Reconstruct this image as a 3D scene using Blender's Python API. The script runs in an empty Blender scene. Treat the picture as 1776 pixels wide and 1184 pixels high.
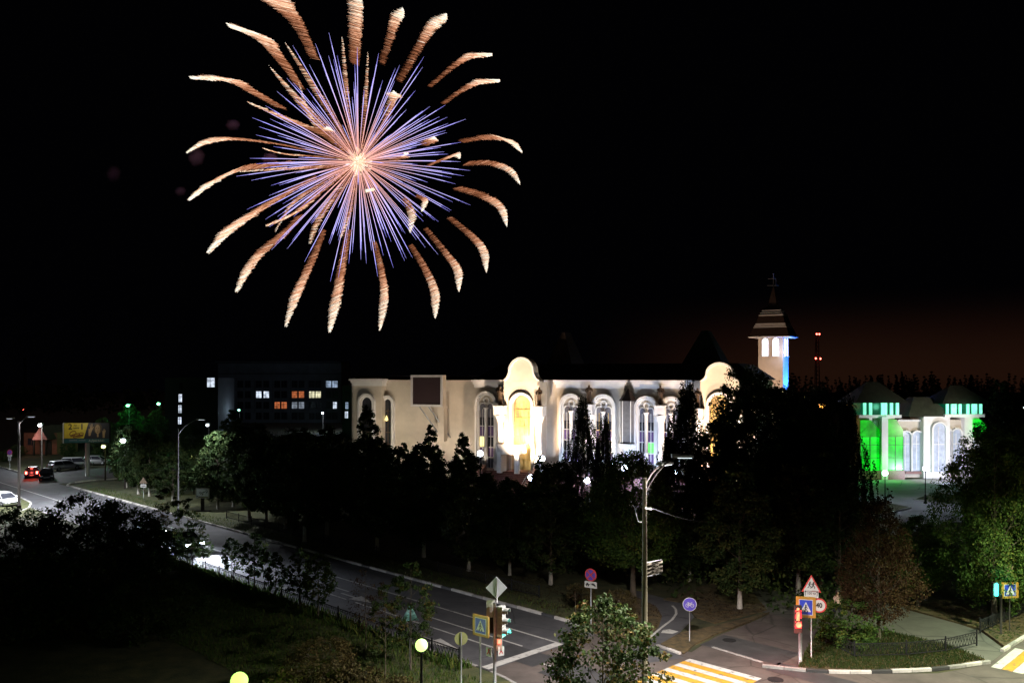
import bpy, math, random
import numpy as np
from mathutils import Vector, Matrix, Euler
random.seed(7); rng = np.random.default_rng(11)
R = math.radians; PI = math.pi
scene = bpy.context.scene
COL = scene.collection

# ------------------------------------------------------------------ camera, sky, exposure
H, K, HY, CX = 14.0, 1480.0, 650.0, 888.0      # eye height, focal length in photo pixels, horizon row, centre column
cam_data = bpy.data.cameras.new('camera')
cam_data.sensor_width = 36.0
cam_data.lens = K / 1776 * 36.0
cam_data.shift_y = (HY - 592.0) / 1776.0
cam_data.clip_start, cam_data.clip_end = 0.3, 3000.0
cam = bpy.data.objects.new('camera', cam_data); COL.objects.link(cam)
cam.location = (0, 0, H); cam.rotation_euler = (R(90), 0, 0)
scene.camera = cam
scene.view_settings.view_transform = 'Standard'
scene.view_settings.look = 'None'
scene.view_settings.gamma = 1.0
scene.view_settings.exposure = 0.35
scene.view_settings.use_curve_mapping = False
scene.render.film_transparent = False
try:
    scene.cycles.use_denoising = True
    scene.cycles.max_bounces = 5
    scene.cycles.diffuse_bounces = 2
    scene.cycles.glossy_bounces = 2
    scene.cycles.transmission_bounces = 4
    scene.cycles.volume_bounces = 0
    scene.cycles.sample_clamp_indirect = 4.0
    scene.cycles.use_light_tree = True
except Exception as e:
    print(e)

world = bpy.data.worlds.new('World'); scene.world = world; world.use_nodes = True
wn = world.node_tree; wn.nodes.clear()
def wnode(t, **k):
    n = wn.nodes.new(t)
    for a, b in k.items(): setattr(n, a, b)
    return n
wo = wnode('ShaderNodeOutputWorld'); bg = wnode('ShaderNodeBackground')
tc = wnode('ShaderNodeTexCoord'); sx = wnode('ShaderNodeSeparateXYZ')
wn.links.new(tc.outputs['Generated'], sx.inputs[0])
# night sky: near black, with a warm town glow low in the sky that is strongest to the north-east
dotn = wnode('ShaderNodeVectorMath', operation='DOT_PRODUCT'); dotn.inputs[1].default_value = (0.50, 0.866, 0.0)
wn.links.new(tc.outputs['Generated'], dotn.inputs[0])
rz = wnode('ShaderNodeValToRGB'); rz.color_ramp.interpolation = 'EASE'
rz.color_ramp.elements[0].position = 0.0; rz.color_ramp.elements[0].color = (1, 1, 1, 1)
rz.color_ramp.elements[1].position = 0.095; rz.color_ramp.elements[1].color = (0, 0, 0, 1)
wn.links.new(sx.outputs['Z'], rz.inputs[0])
ra = wnode('ShaderNodeValToRGB'); ra.color_ramp.interpolation = 'EASE'
ra.color_ramp.elements[0].position = 0.90; ra.color_ramp.elements[0].color = (0, 0, 0, 1)
ra.color_ramp.elements[1].position = 0.995; ra.color_ramp.elements[1].color = (1, 1, 1, 1)
wn.links.new(dotn.outputs['Value'], ra.inputs[0])
mm = wnode('ShaderNodeMath', operation='MULTIPLY')
wn.links.new(rz.outputs[0], mm.inputs[0]); wn.links.new(ra.outputs[0], mm.inputs[1])
mx = wnode('ShaderNodeMix', data_type='RGBA')
mx.inputs[6].default_value = (0.0003, 0.0003, 0.0005, 1)
mx.inputs[7].default_value = (0.0098, 0.0037, 0.0020, 1)
wn.links.new(mm.outputs[0], mx.inputs[0])
wn.links.new(mx.outputs[2], bg.inputs[0]); bg.inputs[1].default_value = 1.0
wn.links.new(bg.outputs[0], wo.inputs[0])

# ------------------------------------------------------------------ helpers
S2 = math.sqrt(2)
def G(px, py, z=0.0):
    Y = (H - z) * K / (py - HY); return Vector(((px - CX) * Y / K, Y, z))
def P(px, py, Y): return Vector(((px - CX) * Y / K, Y, H - (py - HY) * Y / K))
def ST(s, t, z=0.0): return Vector(((s + t) / S2, (t - s) / S2, z))   # s along the main road, t across it

def mat(name, col, rough=0.7, var=0.25, scale=3.0, bump=0.0, metal=0.0, emit=None, strength=0.0, tint=None,
        trans=0.0, spec=0.5, detail=5.0, sample=True):
    m = bpy.data.materials.new(name); m.use_nodes = True
    nt = m.node_tree; b = nt.nodes['Principled BSDF']
    b.inputs['Roughness'].default_value = rough; b.inputs['Metallic'].default_value = metal
    b.inputs['Specular IOR Level'].default_value = spec
    c = (*col, 1)
    t = nt.nodes.new('ShaderNodeTexCoord')
    n = nt.nodes.new('ShaderNodeTexNoise'); n.inputs['Scale'].default_value = scale; n.inputs['Detail'].default_value = detail
    n.inputs['Roughness'].default_value = 0.65
    nt.links.new(t.outputs['Object'], n.inputs['Vector'])
    cr = nt.nodes.new('ShaderNodeValToRGB')
    cr.color_ramp.elements[0].position = 0.3; cr.color_ramp.elements[1].position = 0.7
    lo = tuple(x * (1 - var) for x in col); hi = tuple(min(1, x * (1 + var)) for x in col)
    if tint: hi = tint
    cr.color_ramp.elements[0].color = (*lo, 1); cr.color_ramp.elements[1].color = (*hi, 1)
    nt.links.new(n.outputs[0], cr.inputs[0])
    nt.links.new(cr.outputs[0], b.inputs['Base Color'])
    if bump:
        n2 = nt.nodes.new('ShaderNodeTexNoise'); n2.inputs['Scale'].default_value = scale * 9; n2.inputs['Detail'].default_value = 4
        nt.links.new(t.outputs['Object'], n2.inputs['Vector'])
        bp = nt.nodes.new('ShaderNodeBump'); bp.inputs['Strength'].default_value = bump; bp.inputs['Distance'].default_value = 0.03
        nt.links.new(n2.outputs[0], bp.inputs['Height']); nt.links.new(bp.outputs[0], b.inputs['Normal'])
    if trans: b.inputs['Transmission Weight'].default_value = trans
    if emit:
        b.inputs['Emission Color'].default_value = (*emit, 1); b.inputs['Emission Strength'].default_value = strength
        if not sample: m.cycles.emission_sampling = 'NONE'
    return m

def leafmat(name, c0, c1, c2):
    m = bpy.data.materials.new(name); m.use_nodes = True
    nt = m.node_tree; b = nt.nodes['Principled BSDF']
    a = nt.nodes.new('ShaderNodeAttribute'); a.attribute_name = 'tint'
    oi = nt.nodes.new('ShaderNodeObjectInfo')
    ad = nt.nodes.new('ShaderNodeMath'); ad.operation = 'MULTIPLY_ADD'; ad.inputs[1].default_value = 0.25
    nt.links.new(oi.outputs['Random'], ad.inputs[0]); nt.links.new(a.outputs['Fac'], ad.inputs[2])
    cr = nt.nodes.new('ShaderNodeValToRGB')
    cr.color_ramp.elements[0].position = 0.15; cr.color_ramp.elements[0].color = (*c0, 1)
    cr.color_ramp.elements[1].position = 1.05 if False else 1.0; cr.color_ramp.elements[1].color = (*c2, 1)
    e = cr.color_ramp.elements.new(0.62); e.color = (*c1, 1)
    nt.links.new(ad.outputs[0], cr.inputs[0])
    nt.links.new(cr.outputs[0], b.inputs['Base Color'])
    b.inputs['Roughness'].default_value = 0.7; b.inputs['Specular IOR Level'].default_value = 0.12
    tr = nt.nodes.new('ShaderNodeBsdfTranslucent'); nt.links.new(cr.outputs[0], tr.inputs[0])
    ms = nt.nodes.new('ShaderNodeMixShader'); ms.inputs[0].default_value = 0.3
    nt.links.new(b.outputs[0], ms.inputs[1]); nt.links.new(tr.outputs[0], ms.inputs[2])
    nt.links.new(ms.outputs[0], nt.nodes['Material Output'].inputs[0])
    return m

class MB:
    def __init__(s): s.v = []; s.f = []; s.m = []; s.smooth = []
    def add(s, vs, fs, mi=0, sm=False):
        o = len(s.v); s.v += [tuple(v) for v in vs]; s.f += [tuple(i + o for i in f) for f in fs]
        s.m += [mi] * len(fs); s.smooth += [sm] * len(fs); return s
    def box(s, c, d, rz=0.0, mi=0, rx=0.0, ry=0.0, taper=1.0):
        M = Matrix.Translation(c) @ Euler((rx, ry, rz)).to_matrix().to_4x4()
        x, y, z = d[0] / 2, d[1] / 2, d[2] / 2
        vs = [M @ Vector((a * x * (taper if e > 0 else 1), b * y * (taper if e > 0 else 1), e * z)) for e in (-1, 1) for b in (-1, 1) for a in (-1, 1)]
        return s.add(vs, [(0, 2, 3, 1), (4, 5, 7, 6), (0, 1, 5, 4), (2, 6, 7, 3), (0, 4, 6, 2), (1, 3, 7, 5)], mi)
    def tube(s, pts, rad, n=8, mi=0, caps=True):
        pts = [Vector(p) for p in pts]
        if not isinstance(rad, (list, tuple)): rad = [rad] * len(pts)
        vs = []; up = None
        for i, p in enumerate(pts):
            d = (pts[min(i + 1, len(pts) - 1)] - pts[max(i - 1, 0)])
            if d.length < 1e-9: d = Vector((0, 0, 1))
            d.normalize()
            if up is None: up = Vector((0, 0, 1)) if abs(d.z) < .9 else Vector((1, 0, 0))
            a = d.cross(up); 
            if a.length < 1e-4: a = d.cross(Vector((0.3, 1, 0.1)))
            a.normalize(); b = a.cross(d).normalized(); up = b
            for k in range(n):
                t = 2 * PI * k / n; vs.append(p + (a * math.cos(t) + b * math.sin(t)) * rad[i])
        fs = [(i * n + k, i * n + (k + 1) % n, (i + 1) * n + (k + 1) % n, (i + 1) * n + k) for i in range(len(pts) - 1) for k in range(n)]
        s.add(vs, fs, mi, n > 5)
        if caps:
            o = len(s.v) - len(vs)
            s.f += [tuple(o + k for k in range(n)), tuple(o + (len(pts) - 1) * n + n - 1 - k for k in range(n))]
            s.m += [mi, mi]; s.smooth += [False, False]
        return s
    def lathe(s, prof, c=(0, 0, 0), n=16, mi=0, axis='z', sm=True):
        vs = []
        for r, z in prof:
            for k in range(n):
                t = 2 * PI * k / n; x, y = r * math.cos(t), r * math.sin(t)
                q = (x, y, z) if axis == 'z' else ((x, z, y) if axis == 'y' else (z, x, y))
                vs.append((q[0] + c[0], q[1] + c[1], q[2] + c[2]))
        fs = [(i * n + k, i * n + (k + 1) % n, (i + 1) * n + (k + 1) % n, (i + 1) * n + k) for i in range(len(prof) - 1) for k in range(n)]
        fs += [tuple(range(n - 1, -1, -1)), tuple((len(prof) - 1) * n + k for k in range(n))]
        return s.add(vs, fs, mi, sm)
    def prism(s, poly, z0, z1, mi=0):
        n = len(poly)
        vs = [(p[0], p[1], z0) for p in poly] + [(p[0], p[1], z1) for p in poly]
        return s.add(vs, [tuple(range(n - 1, -1, -1)), tuple(range(n, 2 * n))] + [(k, (k + 1) % n, n + (k + 1) % n, n + k) for k in range(n)], mi)
    def slab(s, poly, y0, y1, mi=0):
        """polygon in the xz plane extruded in y (y0 nearer the viewer)"""
        n = len(poly)
        vs = [(p[0], y0, p[1]) for p in poly] + [(p[0], y1, p[1]) for p in poly]
        return s.add(vs, [tuple(range(n)), tuple(range(2 * n - 1, n - 1, -1))] + [(k, n + k, n + (k + 1) % n, (k + 1) % n) for k in range(n)], mi)
    def ring(s, outer, inner, y0, y1, mi=0, closed=True):
        """band between two matching outlines in the xz plane, extruded in y"""
        n = len(outer)
        vs = [(p[0], y0, p[1]) for p in outer] + [(p[0], y0, p[1]) for p in inner] + [(p[0], y1, p[1]) for p in outer] + [(p[0], y1, p[1]) for p in inner]
        fs = []
        for k in range(n if closed else n - 1):
            j = (k + 1) % n
            fs += [(k, j, n + j, n + k), (2 * n + k, 3 * n + k, 3 * n + j, 2 * n + j), (k, 2 * n + k, 2 * n + j, j), (n + k, n + j, 3 * n + j, 3 * n + k)]
        if not closed:
            for k in (0, n - 1): fs.append((k, n + k, 3 * n + k, 2 * n + k))
        return s.add(vs, fs, mi)
    def build(s, name, mats, parent=None, loc=None):
        me = bpy.data.meshes.new(name)
        me.from_pydata(s.v, [], s.f)
        if not isinstance(mats, (list, tuple)): mats = [mats]
        for m in mats: me.materials.append(m)
        me.polygons.foreach_set('material_index', s.m); me.polygons.foreach_set('use_smooth', s.smooth)
        me.update()
        return link(name, me, parent, loc)

def link(name, me, parent=None, loc=None):
    o = bpy.data.objects.new(name, me); COL.objects.link(o)
    if parent: o.parent = parent
    if loc is not None: o.location = loc
    return o
def tag(o, label=None, cat=None, group=None, kind=None):
    if label: o['label'] = label
    if cat: o['category'] = cat
    if group: o['group'] = group
    if kind: o['kind'] = kind
    return o
def thing(name, label, cat, loc=(0, 0, 0), rz=0.0, group=None):
    o = bpy.data.objects.new(name, None); COL.objects.link(o); o.empty_display_size = .2
    o.location = loc; o.rotation_euler = (0, 0, rz)
    return tag(o, label, cat, group)
def copy_tree(o, parent=None):
    c = o.copy(); COL.objects.link(c); c.parent = parent
    for ch in list(o.children): copy_tree(ch, c)
    return c
def again(proto, loc, rz, label, group=None, scale=None):
    c = copy_tree(proto); c.location = loc; c.rotation_euler = (0, 0, rz); c['label'] = label
    if group: c['group'] = group
    if scale: c.scale = scale
    return c
def fast_mesh(name, V, F, mats, tint=None, mi=None, smooth=False):
    """V (n,3), F (m,4) arrays"""
    me = bpy.data.meshes.new(name)
    me.vertices.add(len(V)); me.vertices.foreach_set('co', np.asarray(V, dtype=np.float32).ravel())
    k = F.shape[1]
    me.loops.add(F.size); me.loops.foreach_set('vertex_index', F.astype(np.int32).ravel())
    me.polygons.add(len(F)); me.polygons.foreach_set('loop_start', (np.arange(len(F)) * k).astype(np.int32))
    for m in (mats if isinstance(mats, (list, tuple)) else [mats]): me.materials.append(m)
    if tint is not None:
        a = me.attributes.new('tint', 'FLOAT', 'FACE'); a.data.foreach_set('value', np.asarray(tint, dtype=np.float32))
    me.update(calc_edges=True)
    return me
def text_mesh(s, size, m, parent, loc, name='lettering', bold=0.0, sx=1.0, rot=(R(90), 0, 0)):
    cu = bpy.data.curves.new('t', 'FONT'); cu.body = s; cu.size = size; cu.align_x = 'CENTER'; cu.align_y = 'CENTER'
    cu.extrude = 0.004; cu.offset = bold; cu.resolution_u = 2
    ob = bpy.data.objects.new('t', cu); COL.objects.link(ob)
    dg = bpy.context.evaluated_depsgraph_get()
    me = bpy.data.meshes.new_from_object(ob.evaluated_get(dg)); me.name = name
    bpy.data.objects.remove(ob); me.materials.clear(); me.materials.append(m)
    o = link(name, me, parent, loc); o.rotation_euler = rot; o.scale = (sx, 1, 1)
    return o
def lamp(name, loc, power, col=(1, 1, 1), radius=0.1, parent=None, spot=None, aim=None, blend=0.5):
    l = bpy.data.lights.new(name, 'SPOT' if spot else 'POINT'); l.energy = power; l.color = col; l.shadow_soft_size = radius
    o = bpy.data.objects.new(name, l); COL.objects.link(o); o.location = loc
    if parent: o.parent = parent
    if spot:
        l.spot_size = R(spot); l.spot_blend = blend
        d = Vector(aim) - Vector(loc); o.rotation_euler = d.to_track_quat('-Z', 'Y').to_euler()
    return o
def skin_figure(joints, edges, name, m, sub=2):
    """one continuous body grown over a skeleton; joints: (x,y,z,r)"""
    me = bpy.data.meshes.new(name); me.from_pydata([j[:3] for j in joints], edges, [])
    ob = bpy.data.objects.new(name, me); COL.objects.link(ob)
    md = ob.modifiers.new('skin', 'SKIN'); md.use_smooth_shade = True
    for i, j in enumerate(joints):
        r = j[3]; me.skin_vertices[0].data[i].radius = (r, r) if not isinstance(r, tuple) else r
    me.skin_vertices[0].data[0].use_root = True
    sb = ob.modifiers.new('sub', 'SUBSURF'); sb.levels = sub; sb.render_levels = sub
    dg = bpy.context.evaluated_depsgraph_get()
    out = bpy.data.meshes.new_from_object(ob.evaluated_get(dg)); out.name = name
    bpy.data.objects.remove(ob)
    out.materials.clear(); out.materials.append(m)
    return out
def arc(cx, cz, r, a0, a1, n): return [(cx + r * math.cos(a0 + (a1 - a0) * k / n), cz + r * math.sin(a0 + (a1 - a0) * k / n)) for k in range(n + 1)]
def arch_path(u, zb, w, zt, n=12):
    """open outline: up the left jamb, over the round head, down the right jamb"""
    r = w / 2; zs = zt - r
    return [(u - r, zb)] + [(u + r * math.cos(PI - PI * k / n), zs + r * math.sin(PI - PI * k / n)) for k in range(n + 1)] + [(u + r, zb)]

# ------------------------------------------------------------------ materials
M = {}
M['asphalt'] = mat('asphalt', (0.066, 0.067, 0.073), 0.75, 0.3, 0.8, 0.25, tint=(0.092, 0.093, 0.10), detail=9)
M['asphalt_old'] = mat('old_asphalt', (0.075, 0.062, 0.055), 0.85, 0.35, 0.5, 0.35, tint=(0.115, 0.095, 0.085), detail=9)
M['tar'] = mat('dark_tar_patch', (0.038, 0.038, 0.04), 0.7, 0.3, 1.2, 0.3, detail=9)
M['path'] = mat('path_asphalt', (0.085, 0.082, 0.07), 0.85, 0.3, 0.6, 0.3, detail=8)
M['plaza'] = mat('plaza_concrete', (0.32, 0.32, 0.34), 0.8, 0.2, 0.35, 0.1, detail=6)
M['grass'] = mat('grass_ground', (0.022, 0.034, 0.010), 0.95, 0.5, 0.7, 0.9, tint=(0.065, 0.062, 0.022), detail=12)
M['lawn'] = mat('lawn_green', (0.03, 0.055, 0.014), 0.95, 0.5, 1.1, 0.9, tint=(0.085, 0.085, 0.03), detail=12)
M['leaf_litter'] = mat('leafy_lawn', (0.035, 0.030, 0.014), 0.95, 0.5, 2.2, 0.9, tint=(0.12, 0.085, 0.035), detail=12)
def worn(m, under=(.10, .095, .09)):
    nt = m.node_tree; cr = [n for n in nt.nodes if n.type == 'VALTORGB'][0]; col = tuple(cr.color_ramp.elements[1].color)
    cr.color_ramp.elements[0].position = .36; cr.color_ramp.elements[0].color = (*under, 1)
    e = cr.color_ramp.elements.new(.41); e.color = tuple(c * .72 for c in col[:3]) + (1,)
    return m
M['paint_white'] = worn(mat('road_paint', (0.46, 0.46, 0.44), 0.6, 0.12, 3.2, 0.1, detail=12))
M['paint_yellow'] = worn(mat('road_paint_yellow', (0.46, 0.25, 0.025), 0.6, 0.12, 3.2, 0.1, detail=12))
def patchy(m, dark=.78):
    """adds tar seams and worn patches to an asphalt material"""
    nt = m.node_tree; b = nt.nodes['Principled BSDF']; src = b.inputs['Base Color'].links[0].from_socket
    tc_ = nt.nodes.new('ShaderNodeTexCoord'); n1 = nt.nodes.new('ShaderNodeTexNoise'); n1.inputs['Scale'].default_value = .11; n1.inputs['Detail'].default_value = 6; nt.links.new(tc_.outputs['Object'], n1.inputs['Vector'])
    mp = nt.nodes.new('ShaderNodeVectorMath'); mp.operation = 'ADD'; nt.links.new(tc_.outputs['Object'], mp.inputs[0]); sc_ = nt.nodes.new('ShaderNodeVectorMath'); sc_.operation = 'SCALE'; sc_.inputs['Scale'].default_value = 1.6; nt.links.new(n1.outputs['Color'], sc_.inputs[0]); nt.links.new(sc_.outputs[0], mp.inputs[1])
    v = nt.nodes.new('ShaderNodeTexVoronoi'); v.feature = 'DISTANCE_TO_EDGE'; v.inputs['Scale'].default_value = .22; nt.links.new(mp.outputs[0], v.inputs['Vector'])
    c1 = nt.nodes.new('ShaderNodeValToRGB'); c1.color_ramp.elements[0].position = .0; c1.color_ramp.elements[0].color = (.45, .45, .45, 1); c1.color_ramp.elements[1].position = .012; c1.color_ramp.elements[1].color = (1, 1, 1, 1); nt.links.new(v.outputs['Distance'], c1.inputs[0])
    c2 = nt.nodes.new('ShaderNodeValToRGB'); c2.color_ramp.elements[0].position = .42; c2.color_ramp.elements[0].color = (dark, dark, dark, 1); c2.color_ramp.elements[1].position = .60; c2.color_ramp.elements[1].color = (1.12, 1.12, 1.12, 1); nt.links.new(n1.outputs[0], c2.inputs[0])
    a1 = nt.nodes.new('ShaderNodeMix'); a1.data_type = 'RGBA'; a1.blend_type = 'MULTIPLY'; a1.inputs[0].default_value = 1; nt.links.new(src, a1.inputs[6]); nt.links.new(c1.outputs[0], a1.inputs[7])
    a2 = nt.nodes.new('ShaderNodeMix'); a2.data_type = 'RGBA'; a2.blend_type = 'MULTIPLY'; a2.inputs[0].default_value = 1; nt.links.new(a1.outputs[2], a2.inputs[6]); nt.links.new(c2.outputs[0], a2.inputs[7]); nt.links.new(a2.outputs[2], b.inputs['Base Color'])
def uneven_glow(m, lo, hi, scale=1.2):
    nt = m.node_tree; b = nt.nodes['Principled BSDF']; t = nt.nodes.new('ShaderNodeTexCoord'); n = nt.nodes.new('ShaderNodeTexNoise'); n.inputs['Scale'].default_value = scale; n.inputs['Detail'].default_value = 3
    nt.links.new(t.outputs['Object'], n.inputs['Vector']); r = nt.nodes.new('ShaderNodeMapRange'); r.inputs['From Min'].default_value = .35; r.inputs['From Max'].default_value = .68; r.inputs['To Min'].default_value = lo; r.inputs['To Max'].default_value = hi
    nt.links.new(n.outputs[0], r.inputs['Value']); nt.links.new(r.outputs[0], b.inputs['Emission Strength']); return m
M['kerb_white'] = mat('kerb_whitewash', (0.46, 0.44, 0.41), 0.8, 0.25, 4, 0.3)
M['kerb_grey'] = mat('kerb_concrete', (0.24, 0.23, 0.22), 0.85, 0.3, 4, 0.3)
M['kerb_black'] = mat('kerb_black', (0.035, 0.035, 0.035), 0.8, 0.3, 4, 0.3)
M['kerb_pale'] = mat('kerb_pale', (0.42, 0.42, 0.4), 0.85, 0.2, 3, 0.2)
M['iron'] = mat('black_iron', (0.015, 0.015, 0.016), 0.8, 0.3, 8, 0.0, spec=.2)
M['steel'] = mat('galvanised_steel', (0.33, 0.34, 0.35), 0.5, 0.2, 6, 0.1, metal=0.5)
M['conc_pole'] = mat('concrete_pole', (0.13, 0.12, 0.07), 0.85, 0.25, 3, 0.3)
M['dark_pole'] = mat('dark_pole', (0.03, 0.026, 0.022), 0.9, 0.3, 3, 0.2, spec=.15)
M['wall'] = mat('beige_render', (0.60, 0.53, 0.44), 0.85, 0.16, 0.35, 0.15, detail=10)
M['white'] = mat('white_stucco', (0.74, 0.72, 0.71), 0.7, 0.08, 0.8, 0.1)
M['roof'] = mat('dark_roof_sheet', (0.045, 0.026, 0.02), 0.6, 0.3, 1.5, 0.2)
M['roof_green'] = mat('olive_roof_sheet', (0.06, 0.065, 0.045), 0.65, 0.3, 1.5, 0.2)
M['granite'] = mat('red_granite', (0.20, 0.095, 0.085), 0.5, 0.3, 5, 0.2)
M['bronze'] = mat('bronze', (0.11, 0.07, 0.045), 0.5, 0.3, 6, 0.2, metal=0.4)
M['glass'] = mat('dark_glass', (0.03, 0.032, 0.04), 0.12, 0.3, 2, 0.0)
M['glass_pale'] = mat('reflected_light_glass', (0.15, 0.145, 0.17), 0.35, 0.35, 1.2)  # pale tone stands for light reflected in the panes, put into the colour
M['glass_purple'] = mat('purple_curtained_glass', (0.10, 0.055, 0.16), 0.3, 0.25, 2)
M['gold_frame'] = mat('gilt_metal', (0.62, 0.42, 0.12), 0.4, 0.2, 5, metal=0.3)
M['screen_dark'] = mat('unlit_led_screen', (0.045, 0.026, 0.028), 0.5, 0.3, 30)
M['bark'] = mat('bark', (0.085, 0.07, 0.05), 0.95, 0.4, 3, 0.6)
M['lime'] = mat('whitewashed_bark', (0.42, 0.40, 0.35), 0.9, 0.2, 6, 0.4)
M['birch_bark'] = mat('birch_bark', (0.35, 0.34, 0.32), 0.9, 0.4, 4, 0.3)
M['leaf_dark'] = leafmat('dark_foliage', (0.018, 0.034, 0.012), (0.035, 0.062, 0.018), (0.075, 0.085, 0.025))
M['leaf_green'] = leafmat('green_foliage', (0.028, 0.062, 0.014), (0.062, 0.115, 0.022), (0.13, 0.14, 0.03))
M['leaf_maple'] = leafmat('turning_foliage', (0.018, 0.036, 0.010), (0.034, 0.060, 0.014), (0.095, 0.058, 0.016))
M['leaf_brown'] = leafmat('autumn_foliage', (0.026, 0.013, 0.007), (0.060, 0.032, 0.014), (0.085, 0.070, 0.024))
M['leaf_birch'] = leafmat('birch_foliage', (0.018, 0.026, 0.012), (0.035, 0.05, 0.018), (0.09, 0.10, 0.035))
M['leaf_olive'] = leafmat('olive_brown_foliage', (0.035, 0.028, 0.012), (0.075, 0.062, 0.024), (0.12, 0.085, 0.03))
M['sign_back'] = mat('sign_back_grey', (0.42, 0.45, 0.48), 0.5, 0.1, 4, metal=0.2)
M['sign_white'] = mat('sign_white', (0.38, 0.39, 0.38), 0.45, 0.06, 4)
M['sign_blue'] = mat('sign_blue', (0.015, 0.035, 0.30), 0.45, 0.12, 4)
M['sign_violet'] = mat('sign_violet_blue', (0.055, 0.038, 0.30), 0.45, 0.12, 4)
M['sign_yellow'] = mat('sign_yellow', (0.27, 0.145, 0.02), 0.45, 0.12, 4)
M['sign_red'] = mat('sign_red', (0.36, 0.035, 0.03), 0.45, 0.12, 4)
M['ink'] = mat('black_print', (0.012, 0.012, 0.012), 0.5, 0.1, 4)
M['rubber'] = mat('rubber', (0.015, 0.015, 0.015), 0.8, 0.2, 6)
M['red_glow_dim'] = mat('signal_red_plate', (0.4, 0.02, 0.02), 0.4, 0, 1, emit=(1.0, 0.03, 0.06), strength=.9)
M['slate'] = mat('grey_slate', (.13, .13, .14), .7, .2, 3)
M['signal_housing'] = mat('signal_housing', (0.30, 0.32, 0.30), 0.5, 0.15, 6)
M['cyan_glow'] = mat('signal_green_lens', (0.05, 0.5, 0.45), 0.3, 0, 1, emit=(0.05, 1.0, 0.80), strength=3)
M['red_glow'] = mat('signal_red_lens', (0.5, 0.05, 0.02), 0.3, 0, 1, emit=(1.0, 0.10, 0.06), strength=5)
M['red_core'] = mat('signal_red_core', (0.5, 0.3, 0.1), 0.3, 0, 1, emit=(1.0, 0.10, 0.07), strength=2.4)
M['tail'] = mat('lit_tail_lamp', (0.5, 0.02, 0.02), 0.3, 0, 1, emit=(1.0, 0.09, 0.06), strength=14)
M['globe_green'] = mat('lit_yellow_green_globe', (0.8, 1, 0.6), 0.4, 0, 1, emit=(0.62, 1.0, 0.26), strength=1.5, sample=False)
M['globe_deep'] = mat('lit_green_globe', (0.6, 1, 0.4), 0.4, 0, 1, emit=(0.52, 1.0, 0.16), strength=1.5, sample=False)
M['globe_white'] = mat('lit_white_globe', (0.9, 0.9, 1), 0.4, 0, 1, emit=(0.72, 0.82, 1.0), strength=22, sample=False)
M['lamp_green'] = mat('lit_green_lamp', (0.5, 1, 0.8), 0.4, 0, 1, emit=(0.25, 1.0, 0.55), strength=3, sample=False)
M['lamp_orange'] = mat('lit_sodium_lamp', (1, 0.6, 0.2), 0.4, 0, 1, emit=(1.0, 0.42, 0.10), strength=3, sample=False)
M['lamp_led'] = mat('lit_led_panel', (0.9, 0.9, 1), 0.4, 0, 1, emit=(0.85, 0.92, 1.0), strength=1.3, sample=False)
M['lamp_yellow'] = mat('lit_yellow_lamp', (0.9, 1, 0.5), 0.4, 0, 1, emit=(0.9, 1.0, 0.35), strength=3, sample=False)
M['head_lit'] = mat('lit_headlamp', (0.9, 0.9, 1), 0.3, 0, 1, emit=(0.8, 0.9, 1.0), strength=40, sample=False)
for k_ in ('asphalt', 'asphalt_old', 'path', 'plaza'): patchy(M[k_], .82)
# ------------------------------------------------------------------ ground, roads, kerbs
def sheet(name, poly, m, z, thick=0.0, label=None):
    mb = MB()
    n = len(poly)
    if thick: mb.prism([(p[0], p[1]) for p in poly], z - thick, z)
    else: mb.add([(p[0], p[1], z) for p in poly], [tuple(range(n))])
    # keep normals upward
    area = sum(poly[i][0] * poly[(i + 1) % n][1] - poly[(i + 1) % n][0] * poly[i][1] for i in range(n))
    if area < 0 and not thick: mb.f = [tuple(reversed(f)) for f in mb.f]
    o = mb.build(name, m); o['kind'] = 'structure'
    if label: o['label'] = label
    return o
def PX(*pts): return [G(*p) for p in pts]
sheet('ground', [(-900, -60), (900, -60), (900, 700), (-900, 700)], M['grass'], -0.03)
T0, T1 = 27.7, 36.4
sheet('main_road', [ST(-230, T0), ST(45, T0), ST(45, T1), ST(-230, T1)], M['asphalt'], 0.0, label='grey asphalt main road crossing the picture')
sheet('crossing_road', [ST(-29.4, 4), ST(-1, 4), ST(-1, 170), ST(-12.9, 170), ST(-12.9, 45.6), ST(-14.2, 42.5), ST(-16.4, 40.2), ST(-18.8, 38.4), ST(-21.8, 37.2), ST(-29.4, 36.2)], M['asphalt_old'], 0.004, label='brown tinted asphalt of the junction and side road')
sheet('side_street', [ST(-134, T1 - .5), ST(-119, T1 - .5), ST(-117, 75), ST(-136, 75)], M['asphalt'], 0.004)
sheet('near_side_street', [ST(-117, T0 + .3), ST(-102, T0 + .3), ST(-98, -8), ST(-117, -8)], M['asphalt_old'], 0.008)
sheet('corner_apron', PX((1100, 1128), (1146, 1118), (1188, 1138), (1240, 1104), (1300, 1080), (1345, 1060), (1500, 1062), (1420, 1090), (1398, 1130), (1384, 1160), (1322, 1158), (1240, 1140), (1200, 1150), (1130, 1150)), M['asphalt_old'], 0.010, label='worn brown asphalt apron behind the zebra crossing')
cyc = PX((1080, 1138), (1119, 1112), (1142, 1088), (1148, 1070), (1138, 1054), (1110, 1040), (1060, 1022), (1075, 1015), (1140, 1034), (1190, 1048), (1204, 1070), (1180, 1096), (1146, 1116), (1186, 1140), (1120, 1150))
sheet('bicycle_path', cyc, M['asphalt'], 0.016, label='dark asphalt bicycle path curving behind the kerb')
sheet('footpath', PX((1300, 1018), (1420, 1010), (1500, 1036), (1600, 1060), (1700, 1094), (1745, 1128), (1716, 1150), (1640, 1118), (1540, 1096), (1440, 1086), (1380, 1075), (1320, 1060)), M['path'], 0.013, label='pale footpath between the leafy lawns')
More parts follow.
